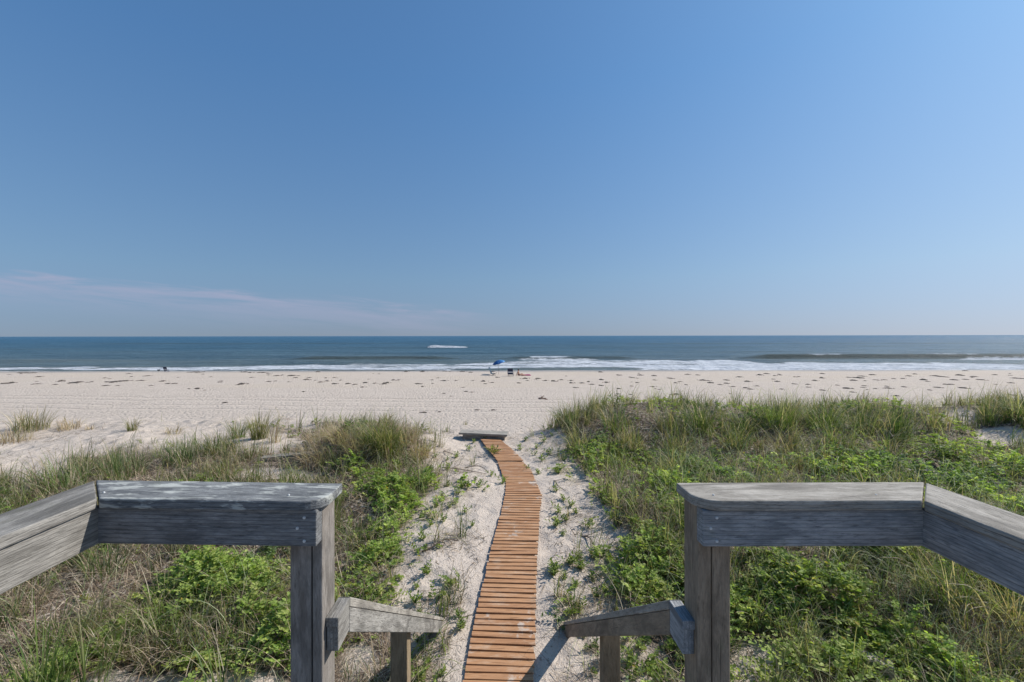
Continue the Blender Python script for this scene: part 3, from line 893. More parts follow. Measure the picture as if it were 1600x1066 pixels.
def sprigs(base, az, L, lift, leafsize, col, k=7, wide=1.25):
    """arching stems with paired leaflets; base (N,3)"""
    N = len(az)
    s = (np.arange(k) + .8) / (k + .3)
    th0 = rng.uniform(.2, 1.1, N)               # from vertical
    bend = rng.uniform(.2, .9, N)
    th = th0[:, None] + bend[:, None] * s[None, :]
    hx = np.sin(th) * s[None, :] * L[:, None]; hz = np.cos(th) * s[None, :] * L[:, None]
    hz = np.maximum(hz, .01)
    P = np.stack([base[:, 0:1] + hx * np.cos(az)[:, None], base[:, 1:2] + hx * np.sin(az)[:, None], base[:, 2:3] + lift[:, None] + hz], -1)
    parts = []
    for sg in (-1, 1):
        a2 = az[:, None] + sg * rng.uniform(.6, 1.3, (N, k))
        el_ = rng.uniform(-.15, .75, (N, k))
        d_ = np.stack([np.cos(a2) * np.cos(el_), np.sin(a2) * np.cos(el_), np.sin(el_)], -1).reshape(-1, 3)
        up = rng.normal(0, .42, (N * k, 3)); up[:, 2] += 1
        sz = (leafsize[:, None] * rng.uniform(.7, 1.15, (N, k)) * (1 - .35 * s[None, :])).ravel()
        cc = np.repeat(col[:, None, :], k, 1) * rng.uniform(.75, 1.25, (N, k, 1))
        yl = rng.random((N, k, 1)) < .02
        cc = np.where(yl, np.array([.34, .27, .05]), cc)
        parts.append(leaves(P.reshape(-1, 3), d_, up, sz, cc.reshape(-1, 3), np.full(N * k, wide)))
    # stem
    b = base.copy(); b[:, 2] += lift * .0
    parts.append(blades(b, az, np.hypot(L, lift) * 1.0, th0 * .8, bend, np.full(N, .003), col * .8, 4))
    return join(parts)

GREEN = np.array([(.140, .200, .050), (.200, .250, .070), (.290, .310, .125), (.075, .125, .038), (.40, .37, .19)])
STRAW = np.array([(.50, .40, .29), (.40, .31, .225), (.60, .51, .39), (.27, .19, .14), (.46, .345, .25)])
LEAFC = np.array([(.180, .250, .062), (.255, .325, .085), (.100, .155, .055), (.335, .375, .115), (.160, .210, .105)])
def pick(pal, n, p=None):
    c = pal[rng.choice(len(pal), n, p=p)]
    return c * rng.uniform(.8, 1.22, (n, 1))

def sample(n, ymin=1.6, ymax=11):
    """ground points spread so that near ones are denser (roughly even in the picture)"""
    n = int(n * 1.45)
    y = ymin * (ymax / ymin) ** rng.random(n)
    x = (rng.random(n) * 2 - 1) * (1.32 * y + 1.6)
    return x, y
WIND = 0.25     # blades lean a little to the right (east) and inland

def scatter_veg():
    # ---- dry thatch -------------------------------------------------
    x, y = sample(150000)
    c = cover(x, y); lf = leafy(x, y)
    u, v = pix(x, y)
    dryness = np.clip(1.05 - lf * .75, 0, 1) * (.35 + .9 * fbm(x, y, 1.7, 7))
    dryness = dryness + .5 * (fbm(x, y, 1.15, 2, 3) > .58)
    dryness = dryness + .8 * np.exp(-((u - 540) / 100) ** 2 - ((v - 700) / 34) ** 2) + .7 * np.exp(-((u - 1010) / 60) ** 2 - ((v - 800) / 50) ** 2) + .6 * np.exp(-((u - 480) / 90) ** 2 - ((v - 735) / 30) ** 2) + .5 * np.exp(-((u - 50) / 90) ** 2 - ((v - 690) / 30) ** 2)
    keep = rng.random(len(x)) < c * dryness * .95
    x, y = x[keep], y[keep]; N = len(x)
    z = terrain(x, y) + CZ + rng.uniform(-.005, .07, N) * np.clip(c[keep] * 1.3, 0, 1)
    sc_ = .65 + .055 * y
    P = blades(np.stack([x, y, z], 1), rng.uniform(0, 6.283, N), rng.uniform(.10, .34, N), rng.uniform(.6, 1.75, N), rng.uniform(-.6, 1.1, N),
               rng.uniform(.002, .0045, N) * sc_, np.where(rng.random((N, 1)) < .30, np.array([.13, .085, .06]), pick(STRAW, N)) * rng.uniform(.7, 1.35, (N, 1)), 4)
    o = mesh_np('dry_grass', *P[:2], M['dry'], tint=P[2])
    tag(o, 'tangled brown dead grass lying between the green plants', 'dry grass', kind='stuff')
    print('thatch', N)
    # ---- leafy ground cover -----------------------------------------
    x, y = sample(90000)
    c = cover(x, y); lf = leafy(x, y)
    hum = np.clip(fbm(x, y, 2.7, 3, 3) * 3.4 - 1.2, 0, 1)          # separate little bushes with gaps between
    keep = rng.random(len(x)) < np.clip(c * 1.2, 0, 1) * np.clip((lf - .30) * 1.8, 0.015, 1) * (1 - .75 * np.exp(-((pix(x, y)[0] - 1010) / 60) ** 2 - ((pix(x, y)[1] - 805) / 50) ** 2)) * (.12 + .88 * hum)
    x, y, lf, c, hum = x[keep], y[keep], lf[keep], c[keep], hum[keep]; N = len(x)
    deadp = fbm(x, y, 1.15, 2, 3) > .60
    kk = ~(deadp & (rng.random(len(x)) < .85))
    x, y, lf, c, hum = x[kk], y[kk], lf[kk], c[kk], hum[kk]; N = len(x)
    mound = np.clip(lf * 1.3 - .35, 0, 1) * c * hum
    z = terrain(x, y) + CZ
    lift = mound * .27 * rng.random(N) ** .55
    tone = fbm(x, y, 1.1, 6)[:, None]
    blue = (fbm(x, y, .8, 1)[:, None] > .56)
    col = np.where(blue, pick(LEAFC[[2, 4, 0]], N), pick(LEAFC[[0, 1, 3, 1]], N)) * (.66 + 1.0 * tone)
    P = sprigs(np.stack([x, y, z], 1), rng.uniform(0, 6.283, N), rng.uniform(.06, .16, N), lift, rng.uniform(.024, .044, N) * (.9 + .06 * y), col, 6, 1.1)
    o = mesh_np('leafy_ground_cover', *P[:2], M['leaf'], tint=P[2])
    tag(o, 'green beach pea vines spreading over the dune on both sides', 'ground cover', kind='stuff')
    print('sprigs', N)
    # ---- grass -------------------------------------------------------
    x, y = sample(32000)
    c = cover(x, y); lf = leafy(x, y)
    u, v = pix(x, y)
    g = (.26 + .95 * (1 - lf)) * np.clip(fbm(x, y, 1.6, 4) * 3.2 - 1.1, 0, 1)
    crest = np.exp(-((y - 8.3) / 1.2) ** 2) * (x > .9)
    g = g + .5 * np.exp(-((u - 1500) / 110) ** 2 - ((v - 930) / 60) ** 2)
    g = g + crest * .16 * np.clip(fbm(x, y, 2.0, 2) * 3 - 1, 0, 1)
    g = g * (1 - .75 * np.exp(-((u - 530) / 95) ** 2 - ((v - 700) / 34) ** 2)) * (1 - .6 * np.exp(-((u - 380) / 90) ** 2 - ((v - 728) / 18) ** 2))
    g = g * np.where((u > 560) & (u < 680) & (v > 780), .35, 1)
    keep = rng.random(len(x)) < c * g * .62
    x, y, crest = x[keep], y[keep], crest[keep]; n = len(x)
    print('tufts', n)
    nb = rng.integers(6, 18, n)
    rp = lambda q: np.repeat(q, nb)
    tx, ty, cr = rp(x), rp(y), rp(crest)
    ttone = rp(fbm(x, y, .9, 2))
    tcol = rp_c = np.repeat(GREEN[rng.choice(5, n, p=[.30, .2, .15, .25, .10])] * rng.uniform(.6, 1.15, (n, 1)), nb, 0)
    tlean = rp(rng.normal(-.2, 1.1, n)); tleanp = rp(rng.uniform(.1, .9, n)); tbend = rp(rng.uniform(.2, 2.3, n)); tsp = rp(rng.uniform(.15, .65, n))
    N = len(tx)
    bx = tx + rng.normal(0, .022, N); by = ty + rng.normal(0, .022, N)
    bz = terrain(bx, by) + CZ - .01
    L = rng.uniform(.15, .52, N) * (1 + .2 * cr) * rp(rng.uniform(.5, 1.2, n))
    L = L * np.where((ty < 4.0), .75, 1)
    dry = rng.random(N) < (.16 + .3 * (ttone > .55))
    col = np.where(dry[:, None], pick(STRAW, N) * .85, tcol * rng.uniform(.7, 1.25, (N, 1)))
    az_ = np.where(rng.random(N) < tleanp, rng.normal(tlean, .5), rng.uniform(0, 6.283, N))
    th0 = np.abs(rng.normal(0, 1, N)) * tsp; bend = tbend * rng.uniform(.4, 1.4, N)
    P1 = blades(np.stack([bx, by, bz], 1), az_, L, th0, bend, rng.uniform(.0040, .0082, N) * (.8 + .05 * ty), col, 6,
               tipcol=np.where(rng.random((N, 1)) < .4, pick(STRAW, N), col))
    # long pale arching blades thrown across the rest
    x, y = sample(20000)
    c = cover(x, y); u, v = pix(x, y)
    keep = rng.random(len(x)) < c * (.16 + .6 * (fbm(x, y, 1.0, 1) > .55) * (x > .8) + .5 * np.exp(-((u - 1480) / 150) ** 2 - ((v - 950) / 90) ** 2))
    x, y = x[keep], y[keep]; N = len(x)
    pal = np.array([(.38, .42, .24), (.28, .34, .14), (.48, .44, .30), (.33, .37, .20)])
    col = pick(pal, N)
    P2 = blades(np.stack([x, y, terrain(x, y) + CZ], 1), rng.normal(-.3, 1.6, N), rng.uniform(.35, .8, N) * np.where(y < 4, .8, 1), rng.uniform(.1, .7, N), rng.uniform(.7, 2.1, N),
                rng.uniform(.0028, .0052, N) * (.75 + .06 * y), col, 8)
    P = join([P1, P2])
    o = mesh_np('dune_grass', *P[:2], M['grass'], tint=P[2])
    tag(o, 'long green beach grass growing all over the dune', 'grass', kind='stuff')
    # ---- twigs and dead bits on the open sand -------------------------
    x, y = sample(42000, 2.4, 9.5)
    c = cover(x, y); u, v = pix(x, y)
    nn = fbm(x, y, 2.4, 3)
    pth = np.abs(x - np.interp(y, [2.5, 3.2, 3.95, 5.5, 6.5, 7.6], [-.03, .02, .1, .33, .2, -.12])) > .31
    keep = (rng.random(len(x)) < np.clip(nn * 2.6 - .9, 0.06, 1) * .85) & pth & (c < .9)
    x, y = x[keep], y[keep]; N = len(x)
    P = blades(np.stack([x, y, terrain(x, y) + CZ + .004], 1), rng.uniform(0, 6.283, N), rng.uniform(.03, .15, N), rng.uniform(1.0, 1.6, N),
               rng.uniform(-.3, .7, N), rng.uniform(.002, .007, N), pick(STRAW, N) * rng.uniform(.12, .8, (N, 1)), 3)
    o = mesh_np('twig_litter', *P[:2], M['dry'], tint=P[2])
    tag(o, 'dry twigs and straw scattered over the bare sand', 'litter', kind='stuff')

def clump_mesh(n, Lr, rad, spread, pal, straw=.2, lean=(0, 0), wid=(.004, .007), bend=(.2, 1.35), cup=.1):
    N = n
    a = rng.uniform(0, 6.283, N); r = rad * np.sqrt(rng.random(N))
    bx, by = r * np.cos(a), r * np.sin(a)
    az_ = a + rng.normal(0, .6, N)
    th0 = np.abs(rng.normal(spread * .5, spread * .5, N)) * (.45 + .75 * r / rad)
    bd = rng.uniform(*bend, N) * (1 + 1.1 * (spread > .42) * rng.random(N))
    if lean[1] > 0:
        m = rng.random(N) < lean[1]
        az_ = np.where(m, rng.normal(lean[0], .45, N), az_)
    col = pick(pal, N)
    dry = rng.random(N) < straw
    col = np.where(dry[:, None], pick(STRAW, N), col)
    L = rng.uniform(*Lr, N)
    return blades(np.stack([bx, by, np.full(N, -.02) + 0 * r], 1), az_, L, th0, bd, rng.uniform(*wid, N), col, 7,
                  tipcol=np.where(rng.random((N, 1)) < .35, pick(STRAW, N), col))

def place(o, x, y, dz=0):
    o.location = (x, y, float(terrain(x, y)) + CZ + dz)

def clumps():
    G = np.array([(.075, .125, .035), (.115, .170, .050), (.055, .095, .030), (.21, .235, .10), (.095, .145, .045)]); pale = np.array([(.19, .20, .075), (.24, .22, .10), (.15, .17, .06)])
    vivid = np.array([(.12, .18, .045), (.16, .215, .06), (.08, .13, .035)])
    grp = 'beach grass clumps on the dune'
    # u, v(base), n blades, len range, radius, spread, palette, straw, lean, label
    spec = [
        (48, 672, 230, (.3, .62), .28, .35, pale, .35, (.2, .2), 'yellowish beach grass clump at the far left edge above grey dead grass'),
        (8, 690, 200, (.2, .45), .34, .6, STRAW, .8, (0, 0), 'straw coloured dead grass mound cut by the left edge of the photo'),
        (108, 668, 110, (.18, .36), .18, .6, STRAW, .9, (2.6, .5), 'brown dead grass tuft on sand, second from the left along the skyline'),
        (140, 668, 40, (.1, .22), .07, .5, STRAW, .9, (2.6, .3), 'smallest brown dead tuft on the sand behind the left railing corner'),
        (206, 671, 70, (.22, .4), .09, .45, pale, .2, (0, 0), 'small solitary yellow green grass tuft on sand above the left railing'),
        (270, 675, 60, (.15, .3), .14, .6, STRAW, .6, (0, .3), 'thin brownish tuft between the solitary tuft and the tall grass'),
        (372, 682, 120, (.3, .55), .14, .5, G, .25, (2.4, .4), 'spreading green grass clump just left of the tall upright yellow green clump'),
        (405, 684, 210, (.35, .62), .14, .3, pale, .15, (0, .1), 'tall upright yellow green grass clump on the left dune skyline'),
        (428, 690, 45, (.35, .66), .08, .3, STRAW, .5, (.3, .7), 'sparse clump of tall brown stalks leaning right beside bare sand'),
        (590, 702, 420, (.35, .66), .26, .55, vivid, .25, (-.8, .4), 'big drooping bright green grass clump left of the path near the plank step'),
        (604, 712, 330, (.45, .78), .16, .9, np.concatenate([vivid, pale, pale * 1.3]), .15, (-1.5, .55), 'long pale green blades spilling down the front of the big drooping clump'),
        (548, 694, 380, (.3, .5), .34, .75, STRAW, .85, (0, .2), 'brown dry grass mound behind the big drooping clump'),
        (500, 722, 260, (.28, .5), .26, .9, STRAW, .95, (-2.6, .5), 'tan dead grass spilling left off the big drooping clump onto the buried timber'),
        (560, 716, 260, (.3, .5), .2, .9, STRAW, .95, (-2.0, .5), 'tan dead grass hanging at the left foot of the big drooping clump'),
        (655, 712, 150, (.28, .45), .14, .9, STRAW, .95, (-1.0, .5), 'tan dead grass hanging at the right foot of the big drooping clump'),
        (632, 692, 230, (.28, .52), .2, .6, STRAW, .85, (1.9, .4), 'dry rust brown grass tuft at the sand edge left of the plank step'),
        (508, 692, 240, (.25, .46), .28, .7, STRAW, .85, (1.9, .2), 'low brown grass tuft at the left end of the dry mound'),
        (285, 720, 260, (.35, .6), .24, .5, G, .2, (2.5, .5), 'dark green leaning grass clump right above the left railing middle'),
        (190, 740, 240, (.35, .6), .26, .6, G, .2, (2.4, .5), 'arching green grass clump above the left railing corner'),
        (95, 762, 240, (.35, .65), .30, .65, vivid, .2, (2.9, .4), 'arching green grass clump drooping over the left side rail'),
        (340, 705, 200, (.3, .5), .22, .5, G, .3, (2.0, .4), 'green grass clump below the tall yellow green clump'),
        (60, 1120, 60, (.5, .86), .12, .22, vivid, .05, (0, .1), 'tall broad bladed bright grass clump in the bottom left corner'),
        (140, 1110, 26, (.5, .72), .06, .15, vivid, .1, (0, .1), 'few tall straight grass blades beside the corner clump, bottom left'),
        (350, 1120, 44, (.35, .62), .09, .25, vivid, .25, (0, .1), 'thin tall grass clump in front of the left post'),
        (255, 955, 90, (.3, .55), .12, .5, pale, .2, (1.2, .2), 'yellow green spiky clump seen under the left railing'),
        (165, 900, 110, (.3, .5), .14, .4, G, .2, (1.2, .2), 'dark upright clump under the corner of the left railing'),
        (905, 705, 170, (.35, .65), .2, .75, np.concatenate([G, pale]), .3, (-1.8, .4), 'mixed clump low on the right dune front, nearest the boardwalk side'),
        (985, 700, 190, (.38, .7), .24, .75, np.concatenate([G, pale]), .25, (-1.9, .5), 'drooping pale and green clump on the right dune front, second from the path'),
        (1055, 705, 200, (.38, .72), .22, .8, np.concatenate([G, pale]), .25, (-1.2, .5), 'drooping clump on the right dune front below the pointed tallest clump'),
        (1150, 702, 170, (.35, .65), .2, .6, G, .2, (-1.9, .4), 'dark green clump on the right dune front left of the shaded hollow'),
        (1225, 712, 150, (.45, .8), .16, .9, pale * 1.25, .3, (-.8, .7), 'long pale blades curving down over the shaded hollow of the right dune'),
        (1310, 712, 190, (.4, .75), .22, .8, np.concatenate([G, pale]), .2, (-1.0, .5), 'drooping green clump on the right dune front right of the shaded hollow'),
        (1390, 712, 150, (.4, .7), .18, .8, np.concatenate([G, pale]), .25, (-.4, .5), 'drooping clump low in front of the longest arching clump'),
        (885, 668, 190, (.3, .58), .17, .4, G, .25, (2.0, .3), 'end grass clump of the right dune, nearest the plank step'),
        (960, 672, 230, (.35, .6), .22, .45, G, .2, (1.6, .2), 'green grass clump second along the right dune skyline'),
        (1050, 672, 230, (.35, .6), .24, .45, G, .2, (1.6, .2), 'green grass clump third along the right dune skyline'),
        (1095, 672, 260, (.40, .72), .20, .35, G, .15, (1.6, .1), 'pointed tallest dark clump of the right dune skyline'),
        (1165, 674, 230, (.38, .6), .2, .4, G, .15, (2.4, .2), 'fan shaped clump right of the pointed tallest clump'),
        (1215, 672, 300, (.42, .66), .24, .32, vivid, .1, (1.6, .1), 'dense upright green clump at the middle of the right dune'),
        (1285, 674, 320, (.42, .66), .26, .35, vivid, .1, (1.6, .1), 'dense upright green clump right of the middle one'),
        (1345, 682, 220, (.45, .72), .2, .35, G, .15, (.3, .6), 'dark clump bending to the right on the right dune'),
        (1400, 688, 260, (.45, .78), .2, .35, G, .12, (.2, .75), 'longest arching clump whose dark tips sweep right over the beach'),
        (1455, 675, 90, (.35, .62), .1, .3, pale, .3, (1.6, .1), 'narrow upright yellowish clump right of the arching one'),
        (1478, 672, 14, (.45, .75), .05, .2, STRAW, .5, (.2, .8), 'few single stalks leaning right, standing alone over the sand'),
        (1548, 665, 120, (.35, .62), .12, .32, G, .2, (1.6, .1), 'upright clump with dark base left of the right edge of the photo'),
        (1592, 662, 180, (.35, .68), .2, .45, G, .25, (2.4, .2), 'dark based clump cut by the right edge of the photo'),
        (1060, 740, 200, (.3, .5), .22, .7, G, .2, (-1.2, .3), 'drooping pale bladed clump above the left end of the right railing'),
        (1230, 735, 150, (.3, .5), .16, .8, pale, .3, (-.6, .4), 'pale long bladed clump in the hollow above the right railing'),
        (1480, 960, 130, (.5, .85), .18, .5, vivid, .2, (2.9, .55), 'long bladed clump arching left under the right side rail'),
        (1575, 985, 120, (.5, .9), .2, .5, pale, .35, (2.8, .6), 'tall long bladed clump arching left at the right edge of the photo'),
        (640, 770, 70, (.2, .36), .14, .6, G, .4, (0, 0), 'small green and brown clump on the sand edge above the left cap end'),
        (560, 850, 150, (.25, .42), .2, .8, G, .35, (-.5, .4), 'low arching clump right of the left post top'),
        (1085, 900, 60, (.2, .36), .12, .6, G, .4, (0, 0), 'low tuft beside the right post'),
        (727, 664, 30, (.25, .42), .12, .5, pale, .3, (0, 0), 'tiny yellow green tuft alone on the beach beyond the plank step'),
        (870, 672, 30, (.2, .35), .22, .8, STRAW, .6, (0, 0), 'tiny dark dry tuft alone on the beach right of the plank step'),
    ]
    for (u, v, n, Lr, rad, sp, pal, straw, lean, label) in spec:
        x, y = unpix(u, v)
        far = y > 14
        wsc = .95 + .055 * min(y, 12)
        if u > 860 and v < 700: Lr = (Lr[0] * .95, Lr[1] * 1.15); sp = sp * 1.25
        P = clump_mesh(n, Lr, rad, sp, pal, straw, lean, wid=(.0038 * wsc, .0072 * wsc) if v < 1050 else (.006, .012))
        V = P[0].copy()
        o = mesh_np('beach_grass_clump', V, P[1], M['grass'], tint=P[2])
        place(o, x, y)
        tag(o, label, 'grass clump', grp)

def small_plants():
    """leafy little plants standing on the bare sand by the boardwalk"""
    protos = []
    for k in range(7):
        ns = [3, 4, 5, 6, 4, 7, 5][k]
        N = ns
        rr = .02 + .012 * ns
        a = rng.uniform(0, 6.283, N); r = rr * rng.random(N)
        base = np.stack([.12 * r * np.cos(a), .12 * r * np.sin(a), np.full(N, -.005)], 1)
        # upright stems with whorls of longish leaves
        parts = []
        for i in range(N):
            nl = rng.integers(7, 12)
            t_ = np.linspace(.1, 1, nl)
            h = rng.uniform(.05, .11)
            lx, ly = rng.normal(0, .045, 2)
            P = base[i] + np.stack([lx * t_, ly * t_, h * t_], 1)
            aa = np.arange(nl) * 2.4 + rng.random()
            el_ = rng.uniform(.1, .8, nl) + t_ * .3
            d_ = np.stack([np.cos(aa) * np.cos(el_), np.sin(aa) * np.cos(el_), np.sin(el_)], 1)
            up = rng.normal(0, .2, (nl, 3)); up[:, 2] += 1
            parts.append(leaves(P, d_, up, rng.uniform(.030, .055, nl), pick(LEAFC, nl) * .95, np.full(nl, .6)))
            parts.append(blades(base[i][None], np.array([math.atan2(ly, lx)]), np.array([h]), np.array([.2]), np.array([.2]), np.array([.004]), LEAFC[:1], 3))
        protos.append(join(parts))
    meshes = []
    for k, P in enumerate(protos):
        o = mesh_np('sand_plant', *P[:2], M['leaf'], tint=P[2]); meshes.append(o.data)
        bpy.data.objects.remove(o)
    pts = []
    L = [(740, 690), (757, 687), (730, 683), (768, 706), (733, 700), (712, 712), (698, 716), (668, 704), (680, 712), (742, 757), (757, 763), (722, 770), (700, 765),
         (748, 768), (786, 758), (715, 780), (690, 785), (768, 745), (703, 800), (680, 800), (692, 822), (672, 828), (660, 850), (652, 870), (668, 905), (650, 950),
         (655, 968), (672, 995), (660, 1020), (716, 968), (722, 985), (655, 1010), (668, 1040), (690, 1062), (700, 735), (676, 740), (650, 925), (726, 806), (738, 828)]
    Rr = [(820, 690), (838, 700), (850, 692), (835, 712), (858, 712), (812, 702), (846, 722), (826, 735), (880, 725), (872, 742), (868, 770), (880, 782), (893, 790),
          (872, 800), (884, 812), (900, 800), (868, 822), (880, 835), (918, 822), (905, 870), (925, 868), (890, 878), (908, 885), (865, 900), (880, 905), (900, 915),
          (925, 905), (890, 940), (905, 950), (930, 930), (945, 925), (930, 1050), (1000, 1010), (1020, 1035), (995, 1050), (1010, 985), (985, 1030), (868, 890),
          (905, 700), (890, 705), (915, 745), (940, 780), (955, 810), (985, 1060), (1030, 1060), (915, 1010), (840, 742)]
    for (u, v) in L: pts.append((u, v, 'small leafy green plant on the bare sand left of the boardwalk', 'small plants on the sand left of the boardwalk'))
    for (u, v) in Rr: pts.append((u, v, 'small leafy green plant on the bare sand right of the boardwalk', 'small plants on the sand right of the boardwalk'))
    for (u, v, lab, grp) in pts:
        x, y = unpix(u, v)
        o = bpy.data.objects.new('sand_plant', random.choice(meshes)); COL.objects.link(o)
        place(o, x, y); o.rotation_euler.z = random.uniform(0, 6.28)
        s = random.uniform(.5, .95) * (.85 + .07 * y); o.scale = (s, s, s * .85)
        tag(o, lab, 'plant', grp)
    # the leafy bush at the bottom right, in front of the timber
    N = 60
    a = rng.uniform(0, 6.283, N); r = .40 * np.sqrt(rng.random(N))
    P = sprigs(np.stack([r * np.cos(a), r * np.sin(a) * .6, 0 * r], 1), a, rng.uniform(.14, .26, N), rng.uniform(.05, .16, N), rng.uniform(.036, .048, N), pick(LEAFC[[1, 3, 3]], N) * 1.1, 8, 1.0)
    o = mesh_np('pea_bush', *P[:2], M['leaf'], tint=P[2])
    x, y = unpix(1290, 1100); place(o, x, y)
    tag(o, 'bright green beach pea bush with paired oval leaves at the bottom right', 'bush')
    # yellowish sprig on the boardwalk edge
    N = 9
    a = rng.uniform(0, 6.283, N)
    P = sprigs(np.stack([.03 * np.cos(a), .03 * np.sin(a), 0 * a], 1), a, rng.uniform(.10, .18, N), rng.uniform(0, .03, N), rng.uniform(.03, .045, N), pick(np.array([(.22, .21, .05), (.16, .18, .04)]), N), 5, 1.0)
    o = mesh_np('sand_plant', *P[:2], M['leaf'], tint=P[2])
    x, y = unpix(771, 712); place(o, x, y, .03)
    tag(o, 'yellow green plant overlapping the left edge of the far boardwalk', 'plant')

# ------------------------------------------------------------------ timber and driftwood
def rough_log(name, L, r0, r1, mat, seed, bent=.05, branches=()):
    rs = np.random.default_rng(seed)
    n, m = 12, 10
    V = []; Fc = []
    def tube(p, rr, base):
        for i, (c, r) in enumerate(zip(p, rr)):
            tg = p[min(i + 1, len(p) - 1)] - p[max(i - 1, 0)]; tg = tg / np.linalg.norm(tg)
            s_ = np.cross(tg, (0, 0, 1.)); s_ = s_ / (np.linalg.norm(s_) + 1e-6); t2 = np.cross(s_, tg)
            for j in range(m):
                a = 6.283 * j / m; q = r * (1 + .18 * rs.normal())
                V.append(c + q * (math.cos(a) * s_ + math.sin(a) * t2))
        k = len(p)
        for i in range(k - 1):
            for j in range(m):
                j2 = (j + 1) % m
                Fc.append((base + i * m + j, base + i * m + j2, base + (i + 1) * m + j2, base + (i + 1) * m + j))
        for e in (0, k - 1):
            for j in range(1, m - 2, 2):
                Fc.append((base + e * m, base + e * m + j, base + e * m + j + 1, base + e * m + j + 2))
    x = np.linspace(-L / 2, L / 2, n)
    p = np.stack([x, bent * np.sin(x / L * 5 + seed), r0 + .6 * bent * np.cos(x / L * 4)], 1)
    tube(p, np.linspace(r0, r1, n), 0)
    for (f, dx, dy, dz_, r) in branches:
        c = p[int(f * (n - 1))]
        q = np.stack([c + np.array([dx, dy, dz_]) * t_ for t_ in np.linspace(0, 1, 5)])
        tube(q, np.linspace(r, r * .4, 5), len(V))
    return mesh_np(name, np.array(V), np.array(Fc), mat, smooth=False)

def woods():
    # squared timber half buried left of the big clump
    x, y = unpix(455, 716)
    z = float(terrain(x, y)) + CZ
    a = R(14)
    dv = Vector((math.cos(a), math.sin(a), .02))
    o = board('buried_timber', Vector((x, y, z + .02)) - dv * .42, Vector((x, y, z + .035)) + dv * .42, .17, .12, M['wood_side'], None)
    tag(o, 'grey timber half buried in dead grass left of the big drooping grass clump', 'timber')
    x, y = unpix(1395, 1058)
    z = float(terrain(x, y)) + CZ
    dv = Vector((-.78, .55, .0)).normalized()
    o = board('garden_timber', Vector((x, y, z + .06)), Vector((x, y, z + .05)) + dv * .55, .10, .11, M['wood_cap'], None)
    tag(o, 'short grey timber lying behind the pea bush in the bottom right corner', 'timber')
    x, y = unpix(1330, 1035)
    z = float(terrain(x, y)) + CZ
    o = board('wooden_stake', (x, y, z - .1), (x - .03, y + .03, z + .14), .06, .045, M['wood_post'], None, up=(0, 1, 0))
    tag(o, 'short dark wooden stake standing in shade behind the pea bush', 'stake')
    x, y = unpix(848, 624)
    o = rough_log('driftwood', .9, .06, .035, M['drift'], 4, .10, ((.3, .25, .1, .22, .035), (.6, -.2, .1, .18, .03), (.8, .22, -.1, .10, .025)))
    place(o, x, y, -.02); o.rotation_euler.z = R(-35)
    tag(o, 'reddish brown branching driftwood on the beach behind the right dune end', 'driftwood')
    # vines on the left sand strip
    for k, (u, v, L, rot) in enumerate([(722, 738, .75, -25), (700, 705, .5, -60), (690, 860, .42, 20), (745, 735, .45, -30), (918, 845, .35, -50), (870, 760, .4, -60)]):
        x, y = unpix(u, v)
        o = rough_log('bare_vine', L, .007, .003, M['stem'], 11 + k, .05, ((.3, .08, .12, .04, .004), (.7, .06, -.1, .03, .003)))
        place(o, x, y, -.002); o.rotation_euler.z = R(rot)
        lab = ['long bare brown vine on the sand left of the boardwalk kink', 'short bare vine nearest the plank step on its left', 'bare vine on the sand beyond the left stair handrail',
               'bare vine touching the left edge of the boardwalk below its kink', 'bare vine on the sand beyond the right stair handrail', 'bare vine on the sand right of the boardwalk kink'][k]
        tag(o, lab, 'vine', 'bare vines on the sand')

